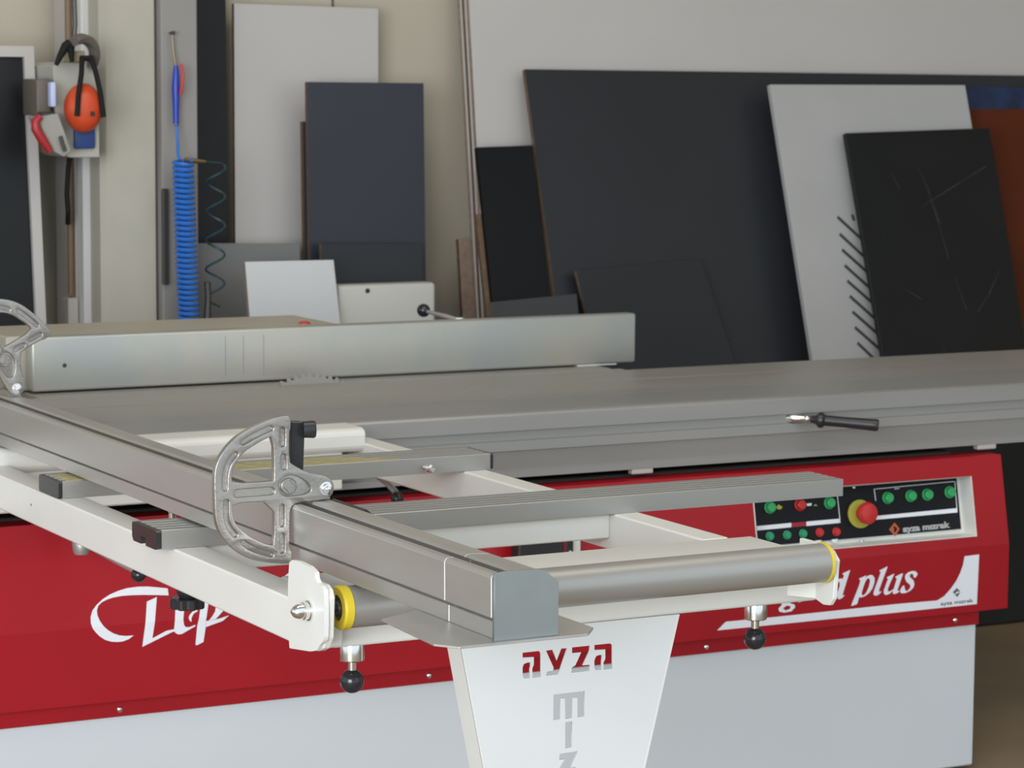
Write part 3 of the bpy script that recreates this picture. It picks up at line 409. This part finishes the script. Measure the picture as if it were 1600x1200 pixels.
def mapped_text(txt, P, m, parent, yf, name, bold=0.02, shear=0.0):
    me = text2d(txt, bold, shear); xs = [v.co.x for v in me.vertices]; w = max(xs)-min(xs); x0 = min(xs)
    A, Bp, Cp = [Vector(p) for p in P]; ex = (Bp-A)/w; ey = (Cp-A)/0.74
    for v in me.vertices:
        p = A+ex*(v.co.x-x0)+ey*v.co.y; v.co = Vector((p.x, p.y, 0))
    return decal(name, me, m, parent, yf)
mapped_text('ayza m\u0131zrak', D['coverlogotext'], VGREY, cover, lambda z: surf(z, -0.0013), 'maker_name', 0.02)
# control panel: black plate with buttons, set back in its tray
bm = bmesh.new(); add_prism(bm, [(surf(OZ0+0.012,PO),OZ0+0.012),(surf(OZ1,PO),OZ1),(surf(OZ1,PO+0.004),OZ1),(surf(OZ0+0.012,PO+0.004),OZ0+0.012)], 'x', OX0, OX1-0.012)
panel = put('control_panel', bm, PANELB, saw)
prism('tray_back', [(surf(OZ0,PO+0.005),OZ0),(surf(OZ1,PO+0.005),OZ1),(surf(OZ1,PO+0.008),OZ1),(surf(OZ0,PO+0.008),OZ0)], 'x', OX0, OX1, WHITE, cover)
PF = lambda z: surf(z, PO-0.0006)
for L in D['strips']: decal('label_strip', fill2d([L]), VINYL, panel, PF)
decal('red_label', fill2d([D['redstrip']]), mat('red_print', (0.30,0.012,0.03,1), 0.5), panel, PF)
for L in D['yellow']: decal('warning_mark', fill2d([L]), YELD, panel, PF)
decal('logo', fill2d(D['logo']), mat('orange_print', (0.45,0.09,0.03,1), 0.5), panel, PF)
decal('logo', fill2d([[(x*0.5+D['logo'][1][0][0]*0.5, z*0.5+D['logo'][1][0][1]*0.5) for x, z in D['logo'][1]]]), mat('orange_print', (0.45,0.09,0.03,1), 0.5), panel, PF)
mapped_text('ayza m\u0131zrak', D['logotext'], mat('pale_print', (0.42,0.42,0.42,1), 0.5), panel, PF, 'maker_name', 0.045)
NRM = Vector((0, -1, SL)).normalized()
def button(x, z, r, m, name='push_button', h=0.012):
    p = Vector((x, surf(z, PO), z))
    b = lathe(name, p, NRM, [(0,r*1.25),(0.003,r*1.25),(0.004,r*1.05),(h,r),(h+0.0015,r*0.85),(h+0.002,0)], m, panel, 20); return b
for x, z in D['btn_green']: button(x, z, 0.0115, GRN)
for x, z in D['btn_red']: button(x, z, 0.0115, REDB)
for x, z in D['small_green']: button(x, z, 0.0085, mat('small_green_lamp', (0.02,0.28,0.13,1), 0.4), 'indicator_lamp', 0.008)
for x, z in D['small_red']: button(x, z, 0.0085, REDB, 'indicator_lamp', 0.008)
for x, z in D['panelscrews']: lathe('screw', (x, surf(z, PO), z), NRM, [(0,0.004),(0.002,0.004),(0.003,0)], CHROME, panel, 10)
ex, ez = D['estop']
es = lathe('emergency_stop', (ex, surf(ez, PO), ez), NRM, [(0,0.0335),(0.004,0.0335),(0.005,0.030)], YELD, panel, 32)
lathe('mushroom_head', Vector((ex, surf(ez, PO), ez))+NRM*0.005, NRM, [(0,0.014),(0.016,0.014),(0.018,0.024),(0.030,0.0265),(0.038,0.022),(0.041,0.010),(0.042,0)], REDB, es, 28)
# latch
lt = box('door_latch', 2.80, 2.912, 5.235, 5.276, 0.612, 0.668, BLACK, saw, 0.004)
box('latch_stripe', 2.912, 2.918, 5.240, 5.276, 0.612, 0.662, RED, lt, 0)
box('latch_end', 2.918, 2.937, 5.238, 5.276, 0.61, 0.668, BLACK, lt, 0.003)
box('latch_plate', 2.937, 2.965, 5.255, 5.276, 0.60, 0.675, WHITE, lt, 0.003)
lathe('latch_screw', (2.927, 5.238, 0.632), (0,-1,0), [(0,0.004),(0.003,0.003),(0.0035,0)], CHROME, lt, 10)
# fixed table, insert, blade
box('main_table', 2.0, 3.50, 6.056, 6.44, 0.895, 0.93, IRON, saw, 0.002)
box('table_insert', 1.9, 3.52, 6.022, 6.046, 0.90, 0.9295, IRON, saw, 0.001)
bm = bmesh.new(); n = 60; R = 0.180; cx, cz = 2.668, 0.776; ring = []
for k in range(n):
    a = 2*math.pi*k/n
    for da, rr in ((0, R), (0.025, R+0.001), (0.035, R-0.009), (0.06, R-0.010)):
        ring.append((cx+rr*math.cos(a+da), cz+rr*math.sin(a+da)))
add_prism(bm, ring[::-1], 'y', 6.0485, 6.0525); put('saw_blade', bm, mat('blade_steel', (0.34,0.32,0.29,1), 0.45, 0.3), saw)
# sliding table
sl = thing('sliding_table', (3.2, 5.7, 0.785), 'long silver sliding table running across the saw to the right edge', 'sliding table')
front = [(5.3600,0.9300),(5.3535,0.9270),(5.3500,0.9220),(5.3500,0.8890),(5.3600,0.8870),(5.3600,0.8680),(5.3500,0.8660),(5.3500,0.8450),(5.3540,0.8430),(5.3600,0.8020),(5.3520,0.7980),(5.3520,0.7850),(5.6400,0.7850)]
prism('wagon_profile', front+[(5.640,0.930),(5.575,0.930),(5.575,0.926),(5.567,0.926),(5.567,0.930)], 'x', 0.6, 5.7, TABLE, sl)
prism('rear_profile', [(5.645,0.80),(6.018,0.80),(6.018,0.929),(5.83,0.929),(5.83,0.925),(5.822,0.925),(5.822,0.929),(5.645,0.929)], 'x', 0.6, 5.7, IRON, sl)
hd = tube('handle_stem', [(3.572,5.365,0.8785),(3.585,5.346,0.8785),(3.600,5.336,0.878)], [0.010,0.010,0.007], CHROME, sl, 14)
A = Vector((3.605,5.332,0.878)); dr_ = (Vector((3.727,5.236,0.868))-A); Lh = dr_.length
lathe('ferrule', A-dr_.normalized()*0.006, dr_, [(0,0.007),(0.004,0.009),(0.008,0.009),(0.012,0.006)], CHROME, hd, 16)
o = lathe('hand_grip', A+dr_.normalized()*0.008, dr_, [(0,0.008),(0.012,0.010),(0.020,0.0185),(0.028,0.0185),(0.034,0.0125),(0.08,0.0125),(0.14,0.0140),(0.150,0.0145),(0.156,0.013),(0.157,0.0105),(0.150,0.0100),(0.150,0)], BLACK, hd, 20)
for x in (3.15, 4.115): box('buffer_pad', x, x+0.055, 5.352, 5.372, 0.773, 0.785, PINKW, sl, 0.002)
# rip fence
rf = thing('rip_fence', (2.8, 6.2, 0.93), 'long grey rip fence standing on the saw table behind the blade', 'fence')
ff = box('fence_face', 2.005, 3.608, 6.12, 6.165, 0.934, 1.0605, FENCEP, rf, 0.006, 3)
box('fence_housing', 1.96, 2.795, 6.166, 6.44, 0.932, 1.0595, BEIGE, rf, 0.004)
lathe('mounting_hole', (2.083, 6.1203, 0.993), (0,-1,0), [(0,0.0055),(0.0006,0.005),(0.0008,0)], DGREY, ff, 12)
for x in (2.480, 2.526, 2.578): box('joint_line', x, x+0.0012, 6.1193, 6.121, 0.95, 1.045, mat('joint_grey', (0.25,0.26,0.26,1), 0.5), ff, 0)
box('fence_foot', 3.44, 3.555, 6.125, 6.18, 0.9302, 0.935, WHITE, rf, 0.001)
lathe('red_cap', (2.72, 6.20, 1.0593), (0,0,1), [(0,0.014),(0.004,0.013),(0.006,0.008),(0.006,0)], REDB, rf, 16)
lv = tube('clamp_lever', [(3.118,6.170,1.058),(3.104,6.20,1.064),(3.084,6.28,1.072)], [0.006,0.006,0.0045], STEEL, rf, 10)
o = bmesh.new(); add_lathe(o, (3.0835,6.284,1.073-0.017), (0,0,1), sphere_prof(0.017), 20); put('ball_knob', o, BLACKG, lv, True)
lathe('bracket', (3.13,6.175,1.052), (0,0,1), [(0,0.016),(0.010,0.014),(0.012,0)], CHROME, rf, 16)
# ------------------------------------------------------------------ outrigger frame
ot = thing('outrigger_table', (2.05, 4.4, 0.0), 'white tube outrigger frame with ribbed aluminium bars, steel roller and trapezoid leg', 'outrigger')
o = box('side_rail', 1.61, 1.667, 3.66, 5.30, 0.832, 0.898, WHITE, ot, 0.003); o['label'] = 'left side rail'
lathe('rivet', (1.6105, 4.93, 0.868), (-1,0,0), [(0,0.003),(0.001,0.002),(0.0015,0)], DGREY, o, 8)
box('side_rail', 2.436, 2.487, 3.903, 5.33, 0.832, 0.898, WHITE, ot, 0.003)
box('front_beam', 1.668, 2.53, 3.70, 3.902, 0.8215, 0.898, WHITE, ot, 0.006, 3)
box('cross_beam', 1.667, 2.436, 4.215, 4.30, 0.853, 0.8975, WHITE, ot, 0.002)
# hanging bracket on the slide
prism('slide_bracket', [(5.255,0.880),(5.245,0.890),(5.243,0.918),(5.248,0.926),(5.258,0.930),(5.345,0.930),(5.345,0.880)], 'x', 1.45, 2.440, WHITE, ot, 0.003)
box('bracket_web', 1.45, 2.395, 5.262, 5.345, 0.80, 0.882, WHITE, ot, 0.003)
# bracket plates of the roller
def plate(name, loop, x0, x1, m, parent):
    bm = bmesh.new(); add_prism(bm, loop, 'x', x0, x1); return put(name, bm, m, parent)
plate('roller_bracket', smooth_loop([(3.585,0.856),(3.575,0.862),(3.570,0.872),(3.570,0.930),(3.575,0.940),(3.60,0.945),(3.605,0.962),(3.68,0.965),(3.70,0.955),(3.70,0.83),(3.68,0.832),(3.60,0.842)], 1), 1.596, 1.603, WHITE, ot)
bm = bmesh.new(); add_prism(bm, [(3.70,0.832),(3.605,0.842),(3.588,0.849),(3.576,0.866),(3.572,0.925),(3.578,0.936),(3.59,0.941),(3.70,0.941)], 'x', 1.602, 1.614); bmesh.ops.bevel(bm, geom=bm.edges[:], offset=0.0015, segments=1, affect='EDGES'); put('inner_bracket', bm, WHITE, ot)
bm = bmesh.new(); add_prism(bm, [(3.71,0.845),(3.64,0.828),(3.622,0.830),(3.612,0.842),(3.606,0.905),(3.62,0.918),(3.64,0.925),(3.71,0.925)], 'x', 2.498, 2.506); bmesh.ops.bevel(bm, geom=bm.edges[:], offset=0.001, segments=1, affect='EDGES'); put('roller_bracket', bm, WHITE, ot)
bm = bmesh.new(); add_prism(bm, [(2.47,3.70),(2.499,3.66),(2.505,3.66),(2.505,3.71),(2.47,3.71)], 'z', 0.835, 0.866); put('bracket_fold', bm, WHITE, ot)
ro = lathe('roller', (1.650, 3.622, 0.899), (2.490-1.650, 0.006, 0), [(0,0.0285),(0.002,0.031),(0.838,0.031),(0.840,0.0285)], STEEL, ot, 40)
for x, d in ((1.653, -1), (2.486, 1)):
    y = 3.622 if d < 0 else 3.628; k_ = 1.0 if d < 0 else 0.45
    bm = bmesh.new()
    add_lathe(bm, (x, y, 0.899), (d,0,0), [(0,0.0325),(0.011*k_,0.0325),(0.014*k_,0.030),(0.014*k_,0.019),(0.006*k_,0.0185),(0.006*k_,0.016)], 36)
    put('end_ring', bm, YEL, ro, True)
    lathe('bearing', (x+d*0.004, y, 0.899), (d,0,0), [(0,0.018),(0.007,0.018),(0.008,0.015),(0.006,0.013),(0.009,0.010),(0.012,0.009),(0.012,0.006),(0.045 if d < 0 else 0.012,0.006)], DGREY if d < 0 else CHROME, ro, 24)
nt_ = lathe('cap_nut', (1.5965, 3.622, 0.899), (-1,0,0), [(0,0.0150),(0.0035,0.0150),(0.0036,0.013),(0.011,0.013),(0.0115,0.0112),(0.019,0.0108),(0.025,0.008),(0.0285,0.004),(0.029,0)], CHROME, ot, 18)
lathe('axle_nut', (2.506, 3.628, 0.899), (1,0,0), [(0,0.012),(0.006,0.012),(0.007,0.006),(0.012,0.006)], CHROME, ot, 6)
# ribbed bars
def bar(name, x0, x1, y0, label, stained):
    z0, z1, w = 0.8985, 0.930, 0.112; top = []; nr = 5; ys = [y0+w*k/nr for k in range(nr+1)]
    pts = [(y0,z0),(y0,z1-0.001),(y0+0.001,z1)]
    for k in range(1, nr):
        pts += [(ys[k]-0.0035,z1),(ys[k]-0.0028,z1-0.0035),(ys[k]+0.0028,z1-0.0035),(ys[k]+0.0035,z1)]
    pts += [(y0+w-0.001,z1),(y0+w,z1-0.001),(y0+w,z0)]
    b = prism(name, pts, 'x', x0, x1, ALUX, ot); b['label'] = label
    return b
ba = bar('ribbed_bar', 1.590, 2.922, 4.200, 'near ribbed bar, the longer one', False)
bb = bar('ribbed_bar', 1.622, 2.494, 4.785, 'far ribbed bar with yellow strips', True)
def end_plug(parent, x, y0, d, notch):
    z0, z1, w = 0.8990, 0.9295, 0.112
    if notch: pts = [(y0+0.006,z0-0.001),(y0,z0+0.004),(y0,z1-0.003),(y0+0.003,z1),(y0+w-0.003,z1),(y0+w,z1-0.004),(y0+w,z0+0.006),(y0+w-0.006,z0-0.001),(y0+0.072,z0-0.001),(y0+0.070,z0+0.012),(y0+0.050,z0+0.012),(y0+0.048,z0-0.001)]
    else: pts = [(y0+0.004,z0),(y0,z0+0.004),(y0,z1-0.003),(y0+0.003,z1),(y0+w-0.003,z1),(y0+w,z1-0.004),(y0+w,z0+0.004),(y0+w-0.004,z0)]
    bm = bmesh.new(); add_prism(bm, pts, 'x', x, x+d); put('end_plug', bm, BLACK, parent)
end_plug(ba, 1.5895, 4.200, -0.009, True); end_plug(bb, 1.6215, 4.785, -0.007, False); end_plug(bb, 2.4945, 4.785, 0.006, False)
for k in (1, 2, 3, 4):
    y = 4.785+0.112*(k-0.5)/5-0.011 if k else 0
    box('wear_strip', 1.63, 2.33-0.03*k, 4.785+0.112*k/5-0.0175, 4.785+0.112*k/5-0.0045, 0.9300, 0.9308, GOLD, bb, 0)
lathe('clamp_knob', (2.350, 4.784, 0.912), (0.2,-1,0), [(0,0.004),(0.014,0.004),(0.015,0.0085),(0.024,0.0085),(0.025,0.007),(0.0252,0)], CHROME, bb, 16)
# index pins under the frame
def plunger(x, y, z):
    c = lathe('index_plunger', (x, y, z), (0,0,-1), [(0,0.0185),(0.002,0.019),(0.0335,0.019),(0.035,0.0175),(0.0351,0.0065),(0.051,0.0065)], CHROME, ot, 28)
    bm = bmesh.new(); add_lathe(bm, (x, y, z-0.0484), (0,0,-1), sphere_prof(0.0185, 0, 14), 28); put('ball_knob', bm, BLACKG, c, True)
plunger(1.7286, 3.765, 0.8214); plunger(2.4513, 3.765, 0.8214)
k = lathe('star_knob_stem', (1.650, 4.242, 0.832), (0,0,-1), [(0,0.0185),(0.015,0.0185),(0.026,0.012)], BLACK, ot, 20)
bm = bmesh.new(); pr = []
for i in range(48):
    a = 2*math.pi*i/48; r = 0.028+0.0022*math.cos(8*a); pr.append((1.650+r*math.cos(a), 4.242+r*math.sin(a)))
add_prism(bm, pr, 'z', 0.790, 0.808); bmesh.ops.bevel(bm, geom=[e for e in bm.edges if abs(e.verts[0].co.z-e.verts[1].co.z) < 1e-6], offset=0.002, segments=1, affect='EDGES')
put('star_knob', bm, BLACKG, k)
k = lathe('clamp_bolt', (1.805, 5.215, 0.80), (0,0,-1), [(0,0.013),(0.05,0.013),(0.062,0.0185),(0.078,0.0165),(0.084,0.014)], STEEL, ot, 24)
l2 = tube('clamp_arm', [(1.812,5.205,0.735),(1.826,5.08,0.722),(1.84,4.985,0.712)], 0.005, STEEL, k, 10)
bm = bmesh.new(); add_lathe(bm, (1.840,4.985,0.724), (0,0,-1), sphere_prof(0.015), 20); put('ball_knob', bm, BLACKG, l2, True)
k = tube('tilt_lever', [(2.470,5.262,0.828),(2.476,5.22,0.815),(2.481,5.185,0.80)], [0.0055,0.006,0.007], STEEL, ot, 10)
bm = bmesh.new(); add_lathe(bm, (2.4815,5.180,0.801), (0,0,-1), sphere_prof(0.0135), 20); put('ball_knob', bm, BLACKG, k, True)
lathe('stop_pin', (1.686, 4.40, 0.898), (0,0,1), [(0,0.007),(0.026,0.007),(0.027,0.008),(0.034,0.008),(0.035,0.006),(0.035,0)], CHROME, ot, 16)
# leg with cut-out lettering
xl0, xr0 = 1.8705, 2.2680
def xl(z): return 1.8778+(0.815-z)*(1.9192-1.8778)/(0.8001-0.6132)*0.93
def xr(z): return 2.2671-(0.8216-z)*(2.2671-2.2070)/(0.8216-0.5806)
zf = 0.12
outline = [(xl(0.822), 0.822), (xr(0.822), 0.822), (xr(zf), zf), (xl(zf), zf)]
me = fill2d([outline]+D['cut'], 0.0012)
bm = bmesh.new(); bm.from_mesh(me); bpy.data.meshes.remove(me)
for v in bm.verts: v.co = Vector((v.co.x, 3.7015+v.co.z, v.co.y))
bmesh.ops.recalc_face_normals(bm, faces=bm.faces[:])
LEGW = mat('leg_white', (0.68,0.69,0.69,1), 0.4, 0, 0.03, 3)
leg = put('leg_plate', bm, LEGW, ot); leg['label'] = 'tapering leg plate with ayza and m i z cut through it'
for side, fx in (('l', xl), ('r', xr)):
    bm = bmesh.new(); s = -1 if side == 'l' else 1; a, b_ = fx(0.822), fx(zf)
    vs = [(a,3.700,0.822),(a,3.750,0.822),(b_,3.750,zf),(b_,3.700,zf)]
    F = [bm.verts.new(v) for v in vs]; G = [bm.verts.new((v[0]-s*0.003, v[1], v[2])) for v in vs]
    fs = [bm.faces.new(F), bm.faces.new(G[::-1])]+[bm.faces.new((F[i],G[i],G[(i+1)%4],F[(i+1)%4])) for i in range(4)]; bmesh.ops.recalc_face_normals(bm, faces=fs)
    put('leg_flange', bm, WHITE, leg)
box('leg_bridge', xl(zf)-0.003, xr(zf)+0.003, 3.697, 3.75, zf-0.02, zf, WHITE, leg, 0.002)
lathe('foot_spindle', ((xl(zf)+xr(zf))/2, 3.725, zf-0.02), (0,0,-1), [(0,0.012),(0.085,0.012),(0.086,0.035),(0.0985,0.038)], BLACK, ot, 20)
# ------------------------------------------------------------------ crosscut fence
cf = thing('crosscut_fence', (1.70, 4.55, 0.93), 'long aluminium crosscut fence running from the front end plate to the far left', 'fence')
prof = [(1.661,0.9335),(1.661,0.9570),(1.670,0.9570),(1.670,0.9615),(1.6545,0.9630),(1.654,1.0165),(1.658,1.0215),(1.6690,1.0215),(1.6690,1.0190),(1.6620,1.0190),(1.6620,1.0030),(1.6930,1.0030),(1.6930,1.0190),(1.6850,1.0190),(1.6850,1.0215),(1.690,1.0240),(1.722,1.0225),(1.728,1.0200),(1.745,1.006),(1.745,0.9335)]
prism('fence_profile', prof, 'y', 3.3050, 5.98, ALU, cf, 0.0008)
o = prism('fence_end_section', prof, 'y', 3.169, 3.3035, ALU, cf, 0.0008)
me = fill2d([[(1.6555,0.9335),(1.751,0.9335),(1.751,1.0045),(1.731,1.0205),(1.7215,1.0235),(1.672,1.0245),(1.6555,1.0225)]], 0.0022, 0.0004)
bm = bmesh.new(); bm.from_mesh(me); bpy.data.meshes.remove(me)
for v in bm.verts: v.co = Vector((v.co.x, 3.1650+v.co.z, v.co.y))
bmesh.ops.recalc_face_normals(bm, faces=bm.faces[:])
put('end_plate', bm, ENDCAP, cf)
bm = bmesh.new(); add_prism(bm, [(1.578,3.184),(1.600,3.153),(1.791,3.153),(1.818,3.187),(1.818,3.285),(1.790,3.37),(1.66,3.40),(1.588,3.364)], 'z', 0.9302, 0.9333); bmesh.ops.bevel(bm, geom=bm.edges[:], offset=0.0006, segments=1, affect='EDGES')
put('support_plate', bm, ALU, cf)
# flip stops
OUT = smooth_loop(D['stop_outline'], 1); HOLES = [smooth_loop(h, 1) for h in D['stop_holes']]
def pill(P, w):
    P = [Vector(p) for p in P]; L, R_ = [], []
    for i, p in enumerate(P):
        t_ = (P[min(i+1, len(P)-1)]-P[max(i-1, 0)]).normalized(); n_ = Vector((-t_.y, t_.x)); L.append(p+n_*w); R_.append(p-n_*w)
    d0 = (P[0]-P[1]).normalized(); d1 = (P[-1]-P[-2]).normalized(); out = [tuple(v) for v in L]
    for k in range(1, 6):
        a = math.pi*k/6; n_ = Vector((-d1.y, d1.x)); out.append(tuple(P[-1]+n_*w*math.cos(a)+d1*w*math.sin(a)))
    out += [tuple(v) for v in reversed(R_)]
    for k in range(1, 6):
        a = math.pi*k/6; n_ = Vector((-d0.y, d0.x)); out.append(tuple(P[0]+n_*w*math.cos(a)+d0*w*math.sin(a)))
    return out
def dense(P, k=2):
    P = [tuple(p) for p in P]
    for _ in range(k):
        if len(P) < 3: return P
        Q = [P[0]]
        for a, b_ in zip(P, P[1:]): Q += [(a[0]*.75+b_[0]*.25, a[1]*.75+b_[1]*.25), (a[0]*.25+b_[0]*.75, a[1]*.25+b_[1]*.75)]
        Q.append(P[-1]); P = Q
    return P
PILLS = [pill(dense(p), 0.0043 if i < 8 else 0.0062) for i, p in enumerate(D['stop_pills'])]
hx, hz = D['stop_hub']
HUBREC = smooth_loop([(hx+0.013,hz+0.0165),(hx+0.036,hz+0.001),(hx+0.036,hz-0.014),(hx-0.005,hz-0.0165),(hx-0.0165,hz-0.008),(hx-0.0165,hz+0.009),(hx-0.004,hz+0.0175)], 2)
def flip_stop(pivot, ang, label):
    st_ = thing('flip_stop', (pivot[0], pivot[1], pivot[2]), label, 'fence stop', 'flip stops on the crosscut fence')
    base = wloc(st_); Rm = Matrix.Rotation(ang, 4, 'Y')
    def fin(name, bm, m, parent=None, smooth=True):
        # local frame: x along the fence normal, y thickness (towards the camera is negative), z up
        for v in bm.verts: v.co = base + (Rm @ v.co)
        return put(name, bm, m, parent or st_, smooth)
    def layer(loops, y0, th, bev):
        me = fill2d(loops, th/2-bev, bev, 2); bm = bmesh.new(); bm.from_mesh(me); bpy.data.meshes.remove(me)
        for v in bm.verts: v.co = Vector((v.co.x, y0+th/2-v.co.z, v.co.y))
        bmesh.ops.remove_doubles(bm, verts=bm.verts[:], dist=1e-6); bmesh.ops.recalc_face_normals(bm, faces=bm.faces[:]); return bm
    arm = fin('stop_arm', layer([OUT]+HOLES, -0.001, 0.006, 0.0012), CAST)
    fin('rib_face', layer([OUT]+HOLES+PILLS+[HUBREC], -0.0065, 0.0062, 0.0014), CAST, arm)
    bm = bmesh.new()
    add_lathe(bm, (hx, -0.0005, hz), (0,-1,0), [(0,0.0125),(0.004,0.0125),(0.0055,0.011),(0.0055,0.0)], 28); hub = fin('hub_boss', bm, CAST, arm)
    bm = bmesh.new(); add_prism(bm, [(hx+0.0095*math.sin(a), hz+0.0105*math.cos(a)) for a in (0, math.pi/2, math.pi, 1.5*math.pi)], 'y', -0.0075, -0.005); bmesh.ops.bevel(bm, geom=bm.edges[:], offset=0.0008, segments=1, affect='EDGES'); fin('hub_diamond', bm, CAST, hub, False)
    bm = bmesh.new(); add_lathe(bm, (0,-0.006,0), (0,-1,0), [(0,0.0105),(0.001,0.0105),(0.0015,0.009),(0.0016,0.0078),(0.006,0.0072),(0.0065,0.0050),(0.0066,0.0046),(0.0105,0.0042),(0.011,0.0030),(0.011,0)], 20); fin('pivot_bolt', bm, CHROME)
    bm = bmesh.new(); add_lathe(bm, (0,0.004,0), (0,1,0), [(0,0.012),(0.05,0.012),(0.052,0.009)], 20); fin('pivot_barrel', bm, CAST)
    return st_
p1 = D['pivot']; p2 = D['pivot2']
s1 = flip_stop(p1, 0.0, 'cast aluminium flip stop lowered over the middle of the crosscut fence')
s2 = flip_stop(p2, math.radians(62), 'cast aluminium flip stop swung up at the far left of the crosscut fence')
for s_, p in ((s1, p1), (s2, p2)):
    x, y, z = p
    bm = bmesh.new(); add_prism(bm, [(x-0.014,z-0.0185),(x+0.012,z-0.0185),(x+0.010,z+0.006),(x-0.004,z+0.009)], 'y', y+0.006, y+0.060); put('clamp_shoe', bm, CAST, s_)
bm = bmesh.new(); add_prism(bm, [(1.667,1.020),(1.686,1.020),(1.690,1.120),(1.690,1.141),(1.667,1.143)], 'y', 3.852, 3.872); bmesh.ops.bevel(bm, geom=bm.edges[:], offset=0.0015, segments=1, affect='EDGES')
po = put('lens_arm', bm, BLACK, s1)
lathe('arm_knob', (1.686, 3.850, 1.1300), (1,-0.25,0), [(0,0.0125),(0.016,0.0135),(0.019,0.012),(0.0195,0)], BLACK, po, 24)
bm = bmesh.new(); add_prism(bm, [(1.728,1.0205),(1.742,1.010),(1.744,1.013),(1.732,1.023)], 'y', 3.72, 3.84); put('pointer_block', bm, BLACK, s1)
